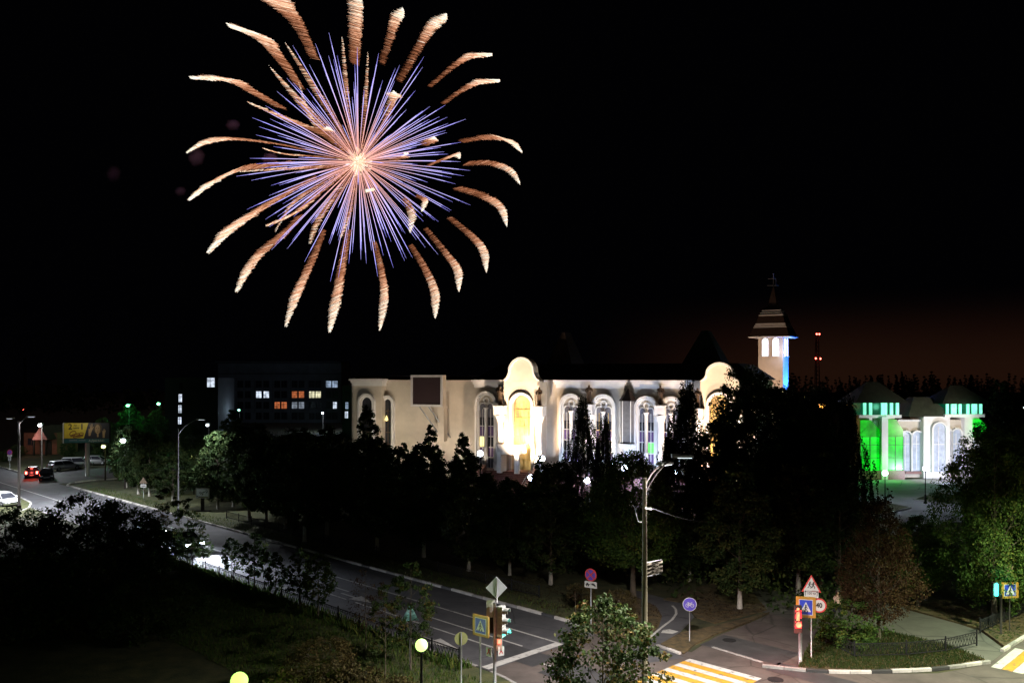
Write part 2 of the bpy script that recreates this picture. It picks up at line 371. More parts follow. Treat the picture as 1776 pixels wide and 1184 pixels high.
plaza = sheet('plaza', PX((700, 846), (1300, 838), (1900, 822), (1900, 902), (1640, 905), (1560, 930), (1450, 905), (1100, 895), (760, 895)), M['plaza'], 0.0, label='pale grey paved plaza before the lit buildings')
for pts, nm in (([(1584, 867), (1625, 854), (1720, 872), (1700, 882)], 'plaza_lawn'), ([(1500, 878), (1545, 874), (1580, 881), (1548, 889), (1500, 892)], 'plaza_lawn')):
    sheet(nm, PX(*pts), M['lawn'], 0.10, 0.12)
    kb = MB(); pp = PX(*pts)
    for i in range(len(pp)):
        a, b = pp[i], pp[(i + 1) % len(pp)]; d = b - a
        kb.box(((a + b) / 2) + Vector((0, 0, 0.07)), (d.length, 0.12, 0.16), math.atan2(d.y, d.x))
    k = kb.build('lawn_kerb', M['kerb_pale']); k['kind'] = 'structure'
# lawns (kerb-height slabs)
sheet('far_verge', [ST(-116, T1 + .18), ST(-31.6, T1 + .18)] + PX((1030, 1098), (1075, 1094)) + PX((1060, 1030)) + [ST(-33, 46), ST(-116, 46)], M['lawn'], 0.11, 0.16, label='green verge along the far kerb')
sheet('leafy_lawn', PX((1030, 1098), (1090, 1118), (1119, 1112), (1142, 1088), (1148, 1070), (1138, 1054), (1110, 1040), (1060, 1026), (1010, 1050)), M['leaf_litter'], 0.115, 0.16, label='brown leaf strewn lawn inside the bicycle path bend')
sheet('near_verge', [ST(-100, T0 - .18), ST(-28.5, T0 - .18), ST(-26.2, T0 - .7), ST(-24.6, T0 - 2.2), ST(-23.9, T0 - 5), ST(-23.8, 8), ST(-100, 8)], M['lawn'], 0.11, 0.16, label='dark lawn below the near fence')
isl = PX((1384, 1160), (1398, 1130), (1420, 1096), (1470, 1090), (1540, 1098), (1640, 1120), (1708, 1146), (1660, 1155), (1607, 1161), (1500, 1165))
sheet('corner_lawn', isl, M['leaf_litter'], 0.112, 0.16, label='leaf strewn lawn behind the black and white kerb')
sheet('right_lawn', PX((1570, 1056), (1650, 1040), (1900, 1020), (1900, 1060), (1800, 1090), (1744, 1124), (1700, 1092)), M['leaf_litter'], 0.11, 0.16)
sheet('worn_strip', PX((1146, 1117), (1182, 1097), (1240, 1086), (1300, 1071), (1335, 1062), (1300, 1078), (1240, 1100), (1204, 1118), (1186, 1134)), M['leaf_litter'], 0.06, 0.1, label='worn earth strip round the bicycle sign')
sheet('back_lawn', PX((1150, 1040), (1190, 1047), (1206, 1070), (1240, 1080), (1330, 1058), (1300, 1020), (1240, 1010)), M['leaf_litter'], 0.05, 0.09)
sheet('street_corner_island', PX((-40, 890), (20, 868), (36, 864), (54, 873), (50, 882), (20, 893)), M['lawn'], 0.1, 0.14)

def kerb_run(pts, name, label, pat, L=1.0, w=0.18, h=0.15, every=None):
    root = bpy.data.objects.new(name, None); COL.objects.link(root); root['kind'] = 'structure'; root['label'] = label
    cache = {}
    P_ = [Vector(p) for p in pts]; dist = [0]
    for a, b in zip(P_, P_[1:]): dist.append(dist[-1] + (b - a).length)
    d = 0; i = 0
    def at(x):
        for k in range(len(P_) - 1):
            if x <= dist[k + 1] or k == len(P_) - 2:
                f = (x - dist[k]) / max(1e-6, dist[k + 1] - dist[k]); return P_[k].lerp(P_[k + 1], f)
    while d < dist[-1] - L * .4:
        a, b = at(d), at(min(d + L, dist[-1])); v = b - a
        key = pat[i % len(pat)]
        if key not in cache:
            mb = MB(); Lw = L - 0.025
            sec = [(-w / 2, 0), (w / 2, 0), (w / 2, h - .02), (w / 2 - .02, h), (-w / 2 + .02, h), (-w / 2, h - .02)]
            n = 6; vs = [(-Lw / 2, y, z) for y, z in sec] + [(Lw / 2, y, z) for y, z in sec]
            mb.add(vs, [tuple(range(n - 1, -1, -1)), tuple(range(n, 2 * n))] + [(k, (k + 1) % n, n + (k + 1) % n, n + k) for k in range(n)])
            me = bpy.data.meshes.new('kerb_stone'); me.from_pydata(mb.v, [], mb.f); me.materials.append(M[key]); cache[key] = me
        o = link('kerb_stone', cache[key], root, (a + b) / 2 + Vector((0, 0, random.uniform(-.012, .006))))
        o.rotation_euler = (0, 0, math.atan2(v.y, v.x) + random.uniform(-.012, .012))
        if (v.length < L * .9): o.scale = (v.length / L, 1, 1)
        d += L; i += 1
    return root
kw, kg, kb_ = 'kerb_white', 'kerb_grey', 'kerb_black'
kerb_run([ST(-118.6, 47), ST(-119, 40), ST(-118.2, 37.6), ST(-116, T1 + .09), ST(-78, T1 + .09)], 'kerb', 'far kerb by the side street with white painted stones', [kw, kg, kw, kw], 1.0)
kerb_run([ST(-78, T1 + .09), ST(-31, T1 + .09)], 'kerb', 'long far kerb with white and dark stretches', [kw, kw, kg, kw, kw, kg, kw, kw, kb_], 1.0)
kerb_run([ST(-98, T0 - .09), ST(-28.5, T0 - .09), ST(-26.15, T0 - .6), ST(-24.5, T0 - 2.1), ST(-23.8, T0 - 5), ST(-23.7, T0 - 10)], 'kerb', 'near kerb beside the iron fence', [kg, kg, kb_], 1.0)
kerb_run(PX((1322, 1156), (1385, 1163), (1430, 1166), (1500, 1167), (1607, 1163), (1660, 1157), (1716, 1149)), 'kerb', 'black and white kerb curving round the corner lawn', [kg, kg, kb_, kw, kw, kb_, kw, kw, kb_, kg, kw], 1.0)
kerb_run([G(1738, 1130), G(1776, 1106), G(1850, 1062)], 'kerb', 'white painted kerb at the right edge', [kw, kg, kw, kw], 1.0)
kerb_run(PX((1140, 1120), (1184, 1136)), 'kerb', 'short weathered kerb beside the bicycle path', [kg, kw], .8, h=.12)
kerb_run(PX((1236, 1122), (1325, 1149)), 'kerb', 'low flush kerb across the apron', ['kerb_flush'] if False else [kg], 1.0, h=.05)
kerb_run([ST(-137, 36.6), ST(-175, 36.6)], 'kerb', 'far kerb left of the side street with white stones', [kw, kw, kg], 1.0)
kerb_run(PX((20, 893), (50, 882), (54, 873), (36, 864)), 'kerb', 'white kerb round the small grass corner', [kw, kw, kg], .7)

# painted markings: each a thin sheet of its own
def mark(s0, s1, t0, t1, m=None, name='lane_line', z=0.009, label=None):
    mb = MB(); mb.add([ST(s0, t0, z), ST(s0, t1, z), ST(s1, t1, z), ST(s1, t0, z)], [(0, 3, 2, 1)])
    o = mb.build(name, m or M['paint_white']); o['kind'] = 'structure'
    return o
mark(-175, -98, 31.42, 31.56)
for s in range(-97, -52, 6): mark(s, s + 3.2, 33.2, 33.33)
mark(-52, -30.0, 33.2, 33.33)
for s0, s1 in ((-80, -74), (-68, -62), (-56, -46.5), (-39, -30.8)): mark(s0, s1, 31.5, 31.62)
for s0, s1 in ((-92, -86), (-80, -74), (-68, -60), (-57, -45)): mark(s0, s1, 30.3, 30.42)
mark(-44, -23.6, 30.3, 30.42)
mark(-30.0, -29.5, T0 + .15, 33.3, name='stop_line', z=.013)
def arrow(s, t, L=3.0):
    mb = MB(); z = .012
    pts = [(s, t - .08), (s + L * .45, t - .08), (s + L * .45, t - .5), (s + L, t), (s + L * .45, t + .5), (s + L * .45, t + .08), (s, t + .08)]
    mb.add([ST(a, b, z) for a, b in pts], [tuple(range(7))])
    o = mb.build('lane_arrow', M['paint_white']); o['kind'] = 'structure'
arrow(-36.4, 28.9, 3.6); arrow(-52.5, 28.9, 4.4); arrow(-46.5, 31.0 + .0, 3.4)
def zebra(s0, s1, t0, n, w, along_s=True, label=''):
    root = bpy.data.objects.new('zebra_crossing', None); COL.objects.link(root); root['kind'] = 'structure'; root['label'] = label
    for i in range(n):
        a = t0 - i * w if along_s else t0 + i * w; mb = MB(); b = a - w if along_s else a + w
        if along_s: q = [ST(s0, a, .012), ST(s1, a, .012), ST(s1, b + .02, .012), ST(s0, b + .02, .012)]
        else: q = [ST(a, s0, .012), ST(a, s1, .012), ST(b - .02, s1, .012), ST(b - .02, s0, .012)]
        mb.add(q, [(0, 1, 2, 3)])
        nrm = (q[1] - q[0]).cross(q[2] - q[0])
        if nrm.z < 0: mb.f = [(3, 2, 1, 0)]
        mb.build('painted_stripe', M['paint_white'] if i % 2 == 0 else M['paint_yellow'], root)
zebra(-23.6, -19.7, 36.0, 18, 0.46, True, 'white and yellow zebra crossing over the main road')
zebra(45.2, 49.2, -12.7, 20, 0.46, False, 'white and yellow zebra crossing at the right edge')
# bicycle path centre line
mb = MB(); cl = PX((1121, 1110), (1150, 1086), (1166, 1074), (1173, 1064), (1172, 1056), (1166, 1050))
for a, b in zip(cl, cl[1:]):
    d = (b - a).normalized(); n_ = Vector((-d.y, d.x, 0)) * .07
    mb.add([a + n_, a - n_, b - n_, b + n_], [(0, 1, 2, 3)])
for i in range(len(mb.v)): mb.v[i] = (mb.v[i][0], mb.v[i][1], .022)
o = mb.build('path_centre_line', M['paint_white']); o['kind'] = 'structure'
mb = MB(); c = G(1161, 1095); mb.add([c + Vector((x, y, .022)) for x, y in ((-.5, -.25), (.1, -.4), (.5, 0), (.1, .4), (-.3, .3))], [(0, 1, 2, 3, 4)])
o = mb.build('path_arrow', M['paint_white']); o['kind'] = 'structure'
for (px, py, w_, d_2) in ((905, 1135, 1.6, .9), (660, 1035, 2.4, .8), (1300, 1125, 2.2, 1.2), (1430, 1178, 2.6, .7), (1010, 1172, 1.8, 1.1)):
    c = G(px, py); mb = MB(); q = [c + Matrix.Rotation(-PI / 4, 3, 'Z') @ Vector((a * w_, b * d_2, .0115)) for a, b in ((-1, -1), (1, -1), (1, 1), (-1, 1))]
    mb.add(q, [(0, 1, 2, 3)]); o = mb.build('road_patch', M['tar']); o['kind'] = 'structure'
for (px, py) in ((835, 1095), (1265, 1110), (1345, 1178)):
    c = G(px, py); mb = MB(); mb.lathe([(.36, -.02), (.36, .014), (.30, .014), (.29, .010)], (0, 0, 0), 20, sm=False); mb.lathe([(.27, -.02), (.27, .016)], (0, 0, 0), 20, sm=False)
    o = mb.build('manhole_cover', M['iron'], None, (c.x, c.y, .006)); o['kind'] = 'structure'
# ------------------------------------------------------------------ cultural centre (long lit building)
L_ = Vector(((610 - CX) * 114 / K, 114, 0)); R_ = Vector(((1300 - CX) * 94 / K, 94, 0))
dirv = (R_ - L_).normalized(); FA = math.atan2(dirv.y, dirv.x)
def fu(px, off=0.0):
    """distance along the facade line (moved `off` metres toward the viewer) seen in photo column px"""
    n = Vector((dirv.y, -dirv.x, 0)); A = L_ + n * off
    k = (px - CX) / K     # X = k*Y
    # A + u d : Ax+u dx = k (Ay + u dy)
    return (k * A.y - A.x) / (dirv.x - k * dirv.y)
def fY(u, off=0.0): return (L_ + dirv * u + Vector((dirv.y, -dirv.x, 0)) * off).y
def fz(px, py, off=0.0): return H - (py - HY) * fY(fu(px, off), off) / K
CC = thing('cultural_centre', 'long floodlit beige building with tall white arched windows and gabled portals', 'building', L_, FA)
UW = fu(1310); ZC = 13.35
mb = MB()
mb.box((UW / 2, 9, ZC / 2), (UW, 18, ZC)); mb.build('wall', M['wall'], CC)
def bay(p0, p1, off, zt, name='wall'):
    u0, u1 = fu(p0, off), fu(p1, off); m_ = MB()
    m_.box(((u0 + u1) / 2, -off / 2 - 0.002, zt / 2 - .01), (u1 - u0, off, zt - .02)); m_.build(name, M['wall'], CC)
    c_ = MB()
    for z0, z1, e in ((zt - .95, zt - .55, .10), (zt - .55, zt - .25, .22), (zt - .25, zt, .38)):
        c_.box(((u0 + u1) / 2, -off / 2 - .003, (z0 + z1) / 2), (u1 - u0 + 2 * e, off + 2 * e, z1 - z0))
    c_.build('cornice', M['white'], CC)
    return u0, u1
bay(612, 662, 1.0, ZC + .15); bay(824, 941, .6, ZC + .05); bay(966, 1082, .6, ZC + .05); bay(1100, 1196, .6, ZC + .05)
# podium
mb = MB(); u0, u1 = fu(812, 3.4), fu(1305, 3.4)
mb.box(((u0 + u1) / 2, -1.7, 1.3), (u1 - u0, 3.4, 2.6)); mb.build('podium', M['granite'], CC)
# tile courses on the podium front
tile = MB().box((0, 0, 0), (1.16, .05, .60)).build('facing_slab', M['granite'], CC, ((u0 + .6), -3.42, .35))
nt_ = int((u1 - u0) / 1.2)
for i in range(nt_):
    for j in range(4):
        if i == 0 and j == 0: continue
        o = link('facing_slab', tile.data, CC, (u0 + .6 + i * 1.2, -3.425 + random.uniform(-.006, .006), .35 + j * .63))

def arched_window(parent, u, y, zb, zt, w, fd=0.55, lit=None, two=True, fm='white'):
    """outer arch, inner arch, twin lancets with a column and a roundel above; returns the frame part"""
    f = MB()
    n = 14
    f.ring(arch_path(u, zb, w, zt, n), arch_path(u, zb, w - .5, zt - .25, n), y - fd, y - .002, closed=False)
    f.ring(arch_path(u, zb, w - .56, zt - .28, n), arch_path(u, zb, w - .95, zt - .5, n), y - fd * .6, y - .003, closed=False)
    if two:
        lw = (w - .95) / 2; lt = zt - .5 - (w - .95) * .32 - .25
        for s in (-1, 1):
            f.ring(arch_path(u + s * lw / 2, lt - lw, lw, lt, 8), arch_path(u + s * lw / 2, lt - lw, lw - .24, lt - .12, 8), y - fd * .5, y - .004, closed=False)
        rr = (w - .95) * .21; rc = lt + rr * .55
        f.ring(arc(u, rc, rr, 0, 2 * PI, 16)[:-1], arc(u, rc, rr * .66, 0, 2 * PI, 16)[:-1], y - fd * .52, y - .004)
    fr = f.build('window_frame', M[fm], parent)
    g = MB()
    inner = arch_path(u, zb, w - .9, zt - .48, n)
    g.slab(inner[::-1], y - .11, y - .06)
    g.build('tympanum' if two else 'window_pane', M['wall'] if two else M['glass'], fr)
    if two:
        for s in (-1, 1):
            g = MB(); g.slab(arch_path(u + s * lw / 2, zb, lw - .26, lt - .14, 8)[::-1], y - .135, y - .112); g.build('window_pane', M['glass_pale'], fr)
    # glazing bars and coloured bands
    if two:
        hz = zt - w * .75 - zb
        for k, (a, b, mm_) in enumerate(((.02, .17, 'glass_pale'), (.18, .33, 'glass_purple'), (.36, .52, 'glass'), (.54, .70, 'glass_purple'), (.72, .86, 'glass'))):
            for s in (-1, 1):
                lw = (w - .95) / 2
                q = MB(); q.box((u + s * (lw / 2 + .06), y - .14, zb + hz * (a + b) / 2), (lw - .3, .04, hz * (b - a)))
                mt = M[mm_]
                if lit and (k, s) in lit: mt = M[lit[(k, s)]]
                q.build('window_pane', mt, fr)
        b_ = MB()
        for s in (-1, 1):
            lw = (w - .95) / 2
            b_.box((u + s * (lw / 2 + .06), y - .19, zb + hz / 2), (.06, .05, hz))
            for a in (.175, .345, .53, .71): b_.box((u + s * (lw / 2 + .06), y - .185, zb + hz * a), (lw - .28, .05, .07))
        b_.build('glazing_bars', M['gold_frame'] if lit and lit.get('gold') else M['white'], fr)
        c = MB()
        zc = lt - lw * .62
        c.lathe([(.30, zb), (.30, zb + 2.2), (.24, zb + 2.25), (.36, zb + 2.55), (.22, zb + 2.6), (.19, zc - .35), (.21, zc - .3), (.33, zc - .06), (.33, zc)], (u, y - .42, 0), 12)
        c.build('window_column', M['white'], fr)
    return fr
M['pane_warm'] = mat('lit_warm_pane', (0.5, 0.4, 0.2), 0.4, 0.2, 2, emit=(1.0, 0.82, 0.30), strength=1.4)
M['pane_green'] = mat('lit_green_pane', (0.1, 0.4, 0.1), 0.4, 0.2, 2, emit=(0.12, 1.0, 0.10), strength=.8)
def W(px, pt, w, off, lit=None, zb=2.6): return arched_window(CC, fu(px, off), -off, zb, fz(px, pt, off), w, lit=lit)
W(845, 678, 2.95, .6, {(2, -1): 'pane_warm'}); W(884, 679, 2.6, .6)
W(992, 682, 2.95, .6); W(1048, 683, 2.95, .6, {'gold': 1})
W(1122, 686, 2.75, .6, {(2, 1): 'pane_green'}); W(1165, 687, 2.75, .6)
def slim(px, pt, w, off, zb):
    return arched_window(CC, fu(px, off), -off, zb, fz(px, pt, off), w, two=False)
fr = slim(638, 682, 2.5, 1.0, 3.0); fr2 = slim(674, 685, 2.0, 0.02, 1.5)
for px, off in ((638, 1.0), (674, .02)):
    b_ = MB(); u = fu(px, off)
    for z in (3.5, 5.0, 6.5, 8.0, 9.3): b_.box((u, -off - .14, z), (1.3, .05, .08))
    b_.box((u, -off - .15, 6.3), (.07, .05, 6.6)); b_.build('glazing_bars', M['bronze'], CC)
q = MB(); q.lathe([(.1, 0), (.24, .15), (.1, .5), (.04, .7)], (fu(672, .02), -.25, 8.0), 8); q.build('chandelier', M['pane_warm'], CC)
# pilaster columns carrying pedestal blocks
PED = []
for px in (865, 1021, 1145):
    u = fu(px, 1.3); y = -1.15; c = MB()
    c.box((u, y, 2.6 + .4), (1.15, 1.15, .8)); c.lathe([(.5, 3.4), (.52, 3.55), (.43, 3.7), (.40, 8.6), (.43, 8.75), (.46, 8.8), (.66, 9.35), (.66, 9.45)], (u, y, 0), 16)
    c.build('column', M['white'], CC)
    c = MB(); c.box((u, y, 9.95), (1.15, 1.15, 1.0)); c.box((u, y, 10.5), (1.3, 1.3, .12)); c.build('pedestal', M['white'], CC); PED.append((u, y, 10.56))
# oriel between the bays
u = fu(1088, 1.2); c = MB()
hexa = [(u + .95 * math.cos(R(a)), -.75 + .8 * math.sin(R(a)) - .1) for a in range(0, 360, 60)]
c.prism(hexa, 6.1, 11.0); c.build('oriel', M['slate'], CC)
c = MB(); n = 6; vs = [(u + 1.12 * math.cos(R(a)), -.85 + .95 * math.sin(R(a)), 11.0) for a in range(0, 360, 60)] + [(u, -.85, 12.5)]
c.add(vs, [(k, (k + 1) % n, n) for k in range(n)] + [tuple(range(n - 1, -1, -1))]); c.build('oriel_roof', M['roof'], CC)
c = MB(); c.lathe([(.25, 4.3), (.35, 4.9), (.95, 5.7), (1.15, 5.85), (1.15, 6.1)], (u, -.8, 0), 6, sm=False); c.build('oriel_corbel', M['white'], CC)
c = MB()
for a in range(0, 360, 60): c.box((u + .95 * math.cos(R(a)), -.85 + .8 * math.sin(R(a)), 8.55), (.09, .09, 4.9))
c.build('oriel_trim', M['white'], CC)
# portals
def bell(u, zb, w, h, n=10):
    """curved gable outline from left foot to right foot"""
    pts = [(-.5, 0), (-.46, .07), (-.42, .12), (-.38, .22), (-.35, .36)]
    r = .35; pts += [(r * math.cos(PI - PI * k / n), .40 + .60 * math.sin(PI * k / n)) for k in range(n + 1)]
    pts += [(-a, b) for a, b in reversed(pts[:5])]
    return [(u + a * w, zb + b * h) for a, b in pts]
def portal(px, half, ztop, lit):
    off = 2.2; u = fu(px, off); w = 2 * half; y = -off
    b = bell(u, ZC - .05, w, ztop - ZC)
    g = MB(); g.slab(b[::-1], y, y + 1.2); pw = g.build('gable', M['wall'], CC)
    bi = bell(u, ZC - .05, w - .5, ztop - ZC - .28)
    r_ = MB(); r_.ring(b, bi, y - .35, y - .002, closed=False); r_.build('gable_rim', M['white'], CC)
    # porch walls with a big arched opening
    aw = w * .56; zt = fz(px, 684, off)
    # front wall = band between rectangle and arch
    inner = arch_path(u, 2.6, aw, zt, 14)
    outer = [(u - w / 2, 2.6)] + [(u - w / 2 + 0.001, 2.6 + (ZC - 2.6) * .6)] + [(min(max(u - w / 2, u + (w * .75) * math.cos(PI - PI * k / 12)), u + w / 2), ZC - .06) for k in range(1, 12)] + [(u + w / 2 - .001, 2.6 + (ZC - 2.6) * .6)] + [(u + w / 2, 2.6)]
    # outer must match inner count
    n = len(inner); outer = []
    for i, (x, z) in enumerate(inner):
        if i == 0: outer.append((u - w / 2, 2.6))
        elif i == n - 1: outer.append((u + w / 2, 2.6))
        else:
            a = PI - PI * (i - 1) / (n - 3); ca, sa = math.cos(a), math.sin(a)
            zs = zt - aw / 2; k_ = min((w / 2) / max(abs(ca), 1e-6), (ZC - .07 - zs) / max(sa, 1e-6)); outer.append((u + ca * k_, zs + sa * k_))
    f = MB(); f.ring(outer, inner, y, y + .7, closed=False); f.build('porch_wall', M['wall'], CC)
    s_ = MB()
    for s in (-1, 1): s_.box((u + s * (w / 2 - .3), -(off - .7) / 2 - .003, (2.6 + ZC) / 2 - .1), (.6, off - .71, ZC - 2.8))
    s_.build('porch_side', M['wall'], CC)
    a_ = MB(); a_.ring(arch_path(u, 2.6, aw + .5, zt + .25, 14), arch_path(u, 2.6, aw - .1, zt - .05, 14), y - .3, y - .002, closed=False)
    a_.build('portal_arch', M['white'], CC)
    # inner door wall with gilt glazing
    d = MB(); d.slab(arch_path(u, 2.6, aw - .1, zt - .1, 12)[::-1], -1.5, -1.35); dw = d.build('door_glazing', M['pane_portal'], CC)
    d = MB()
    for k in range(-2, 3): d.box((u + k * aw / 5, -1.55, (2.6 + zt) / 2 - .4), (.09, .08, zt - 3.6 - abs(k) * .3))
    for z in (3.8, 5.2, 6.6, 7.8, 8.8, 9.8): d.box((u, -1.56, z), (aw - .2 if z < 9 else aw * .8, .08, .09))
    d.build('door_grid', M['gold_frame'], CC)
    for s in (-1, 1):
        uu = u + s * (w / 2 + .15); c = MB()
        c.box((uu, y - .75, 2.95), (1.1, 1.1, .7)); c.lathe([(.48, 3.3), (.5, 3.5), (.40, 3.65), (.37, 8.3), (.42, 8.45), (.46, 8.5), (.66, 9.1), (.66, 9.2)], (uu, y - .75, 0), 16)
        c.build('column', M['white'], CC)
        c = MB(); c.box((uu, y - .7, 9.7), (1.2, 1.3, 1.0)); c.box((uu, y - .7, 10.25), (1.34, 1.4, .1)); c.build('pedestal', M['white'], CC)
        PED.append((uu, y - .7, 10.3))
    return u, y
M['pane_portal'] = uneven_glow(mat('portal_glazing', (0.30, 0.22, 0.11), 0.25, 0.3, 1.5, emit=(1.0, 0.66, 0.22), strength=.2), .03, .45, .6)
pu, py_ = portal(905, 2.35, fz(905, 618, 2.2), True)
pu2, py2 = portal(1248, 2.1, fz(1248, 627, 2.2), True)
# balcony and porch below the first portal
c = MB(); bu = fu(893, 3.6)
c.box((bu, -4.6, 4.95), (2.7, 2.6, .32)); c.box((bu, -5.85, 5.5), (2.7, .14, .8)); c.box((bu - 1.28, -4.6, 5.5), (.14, 2.4, .8)); c.box((bu + 1.28, -4.6, 5.5), (.14, 2.4, .8))
c.build('balcony', M['white'], CC)
for x in (-1.1, 1.1):
    c = MB(); c.box((bu + x, -5.6, 3.7), (.5, .5, 2.18)); c.build('balcony_pier', M['white'], CC)
c = MB(); c.box((bu - 1.25, -4.3, 3.7), (.12, 1.9, 2.18)); c.build('balcony_screen', M['white'], CC)
# broad steps with side walls
NS = 14; st = MB(); su = fu(876, 5)
for i in range(NS):
    tr = MB(); z1 = 2.6 - i * (2.6 / NS); y0 = -3.45 - i * .34
    tr.box((su, y0 - .17, z1 / 2 - .01), (6.2, .335, z1 - .02)); tr.build('step', M['granite'], CC)
for s in (-1, 1):
    wv = MB(); x = su + s * 3.4
    wv.add([(x - .3, -3.45, 0), (x + .3, -3.45, 0), (x + .3, -3.45 - NS * .34 - .4, 0), (x - .3, -3.45 - NS * .34 - .4, 0),
            (x - .3, -3.45, 3.25), (x + .3, -3.45, 3.25), (x + .3, -3.45 - NS * .34 - .4, .75), (x - .3, -3.45 - NS * .34 - .4, .75)],
           [(0, 3, 2, 1), (4, 5, 6, 7), (0, 1, 5, 4), (1, 2, 6, 5), (2, 3, 7, 6), (3, 0, 4, 7)])
    wv.build('stair_wall', M['granite'], CC)
    hr = MB(); hr.tube([(x, -3.6, 4.1), (x, -3.45 - NS * .34 - .2, 1.65)], .035, 6)
    for k in range(5):
        f = k / 4; hr.tube([(x, -3.6 - f * (NS * .34), 4.1 - f * 2.4), (x, -3.6 - f * (NS * .34), 3.1 - f * 2.4)], .025, 5)
    hr.build('handrail', M['steel'], CC)
# roof
def hip(u0, u1, y0, y1, z0, z1, inset, name, m, parent):
    h = MB(); h.add([(u0, y0, z0), (u1, y0, z0), (u1, y1, z0), (u0, y1, z0), (u0 + inset, y0 + inset, z1), (u1 - inset, y0 + inset, z1), (u1 - inset, y1 - inset, z1), (u0 + inset, y1 - inset, z1)],
                    [(0, 3, 2, 1), (4, 5, 6, 7), (0, 1, 5, 4), (1, 2, 6, 5), (2, 3, 7, 6), (3, 0, 4, 7)])
    return h.build(name, m, parent)
hip(-.4, fu(822), -.2, 18.4, ZC + .02, ZC + .5, .8, 'roof', M['roof'], CC)
hip(fu(822) + .05, UW + .4, -.35, 18.4, ZC + .06, ZC + 2.0, 2.6, 'roof', M['roof'], CC)
hip(fu(932), fu(984), 2.2, 8, ZC + 1.2, fz(960, 582) + .6, 1.75, 'roof_turret', M['roof'], CC)
hip(fu(1166), fu(1250), 3.0, 10, ZC + 1.2, fz(1205, 577) + .5, 2.35, 'roof_turret', M['roof_green'], CC)
# big display screen fixed in front of the wall
scr = thing('display_screen', 'large square dark screen with pale frame on brackets before the blank wall', 'screen', L_, FA)
off = 3.2; u0, u1 = fu(713, off), fu(768, off); zt, zb = fz(740, 650, off), fz(740, 705, off)
c = MB(); c.box(((u0 + u1) / 2, -off + .45, (zt + zb) / 2), (u1 - u0 - .02, .9, zt - zb - .02)); c.build('cabinet', M['wall'], scr)
c = MB(); e = .28
c.ring([(u0, zb), (u1, zb), (u1, zt), (u0, zt)], [(u0 + e, zb + e), (u1 - e, zb + e), (u1 - e, zt - e), (u0 + e, zt - e)], -off - .14, -off - .002); c.build('screen_frame', M['white'], scr)
c = MB(); c.box(((u0 + u1) / 2, -off - .04, (zt + zb) / 2), (u1 - u0 - .5, .05, zt - zb - .5)); c.build('screen_panel', M['screen_dark'], scr)
c = MB()
for a, b in ((u0 + .9, u0 + 2.6), (u0 + 2.2, u0 + 3.9)):
    c.tube([(a, -off + .5, zb), (b, -.05, zb - 4.0)], .09, 6)
c.build('bracket', M['steel'], scr)
c = MB(); c.box((u1 - 1.2, -1.0, zb - 2.2), (.9, .9, 4.4)); c.build('support_duct', M['wall'], scr)
# statues on the pedestals
def statue_mesh(v):
    a = 1 if v else -1
    J = [(0, 0, 1.15, (.24, .19)), (0, 0, .7, (.25, .21)), (0, .02, .3, (.28, .24)), (0, .02, .05, (.31, .27)), (0, 0, 1.5, (.23, .17)), (0, 0, 1.82, (.27, .16)), (0, 0, 1.98, .10), (0, -.02, 2.12, .13), (0, -.02, 2.3, .13),
         (.28, 0, 1.85, .10), (.36, -.08, 1.5, .08), (.12, -.3, 1.45 + .15 * a, .06), (-.28, 0, 1.85, .10), (-.36, -.06, 1.5, .08), (-.10, -.3, 1.35, .06), (.02, -.34, 1.55 + .2 * a, .06)]
    E = [(0, 1), (1, 2), (2, 3), (0, 4), (4, 5), (5, 6), (6, 7), (7, 8), (5, 9), (9, 10), (10, 11), (5, 12), (12, 13), (13, 14), (11, 15)]
    return skin_figure(J, E, 'statue', M['bronze'], 1)
SM = [statue_mesh(0), statue_mesh(1)]
SL = ['bronze robed statue on the column left of the first bright portal', 'bronze robed statue on the column between the two middle arched windows', 'bronze robed statue on the column between the two right hand arched windows',
      'bronze statue at the left shoulder of the bright portal', 'dark statue at the right shoulder of the bright portal', 'bronze statue left of the far portal behind the trees', 'bronze statue right of the far portal behind the trees']
for i, (u, y, z) in enumerate(PED):
    if i in (6,): continue
    w = Matrix.Translation(L_) @ Matrix.Rotation(FA, 4, 'Z') @ Vector((u, y, z))
    o = link('statue', SM[i % 2], None, w); o.rotation_euler = (0, 0, FA + random.uniform(-.3, .3)); tag(o, SL[i], 'statue', 'statues on the facade columns')
    o.scale = (1.12, 1.12, 1.0)
# flood lights on the facade
def cw(u, y, z): return Matrix.Translation(L_) @ Matrix.Rotation(FA, 4, 'Z') @ Vector((u, y, z))
fix = MB(); fix.box((0, 0, .25), (.5, .3, .35), rx=.5); fix.tube([(0, 0, 0), (0, 0, .15)], .04, 6)
def floodlight(pos, aim, power, col, label, spot=100, radius=.2, blend=.8):
    t = thing('floodlight', label, 'floodlight', pos, 0, 'floodlights aimed at the facade')
    b = MB(); d = (Vector(aim) - Vector(pos)); az = math.atan2(d.y, d.x) - PI / 2
    b.box((0, 0, .3), (.5, .22, .36), rz=az, rx=.4); b.build('lamp_body', M['iron'], t)
    b = MB(); b.tube([(0, 0, 0), (0, 0, .2)], .05, 6); b.build('stand', M['iron'], t)
    dl = d.normalized()
    lamp('floodlight_beam', Vector((0, 0, .3)) + dl * .42, power, col, radius, t, spot, Vector((0, 0, .3)) + dl * 5, blend)
    return t
WARM = (1.0, .70, .40); COOL = (.62, .74, 1.0)
floodlight(cw(fu(720, 9), -9, 0), cw(fu(745), 0, 7.5), 3000, (1, .84, .66), 'floodlight on the ground before the blank wall', 95)
floodlight(cw(fu(640, 9), -9, 0), cw(fu(645), 0, 8), 2000, (1, .86, .62), 'floodlight before the left wing windows', 90)
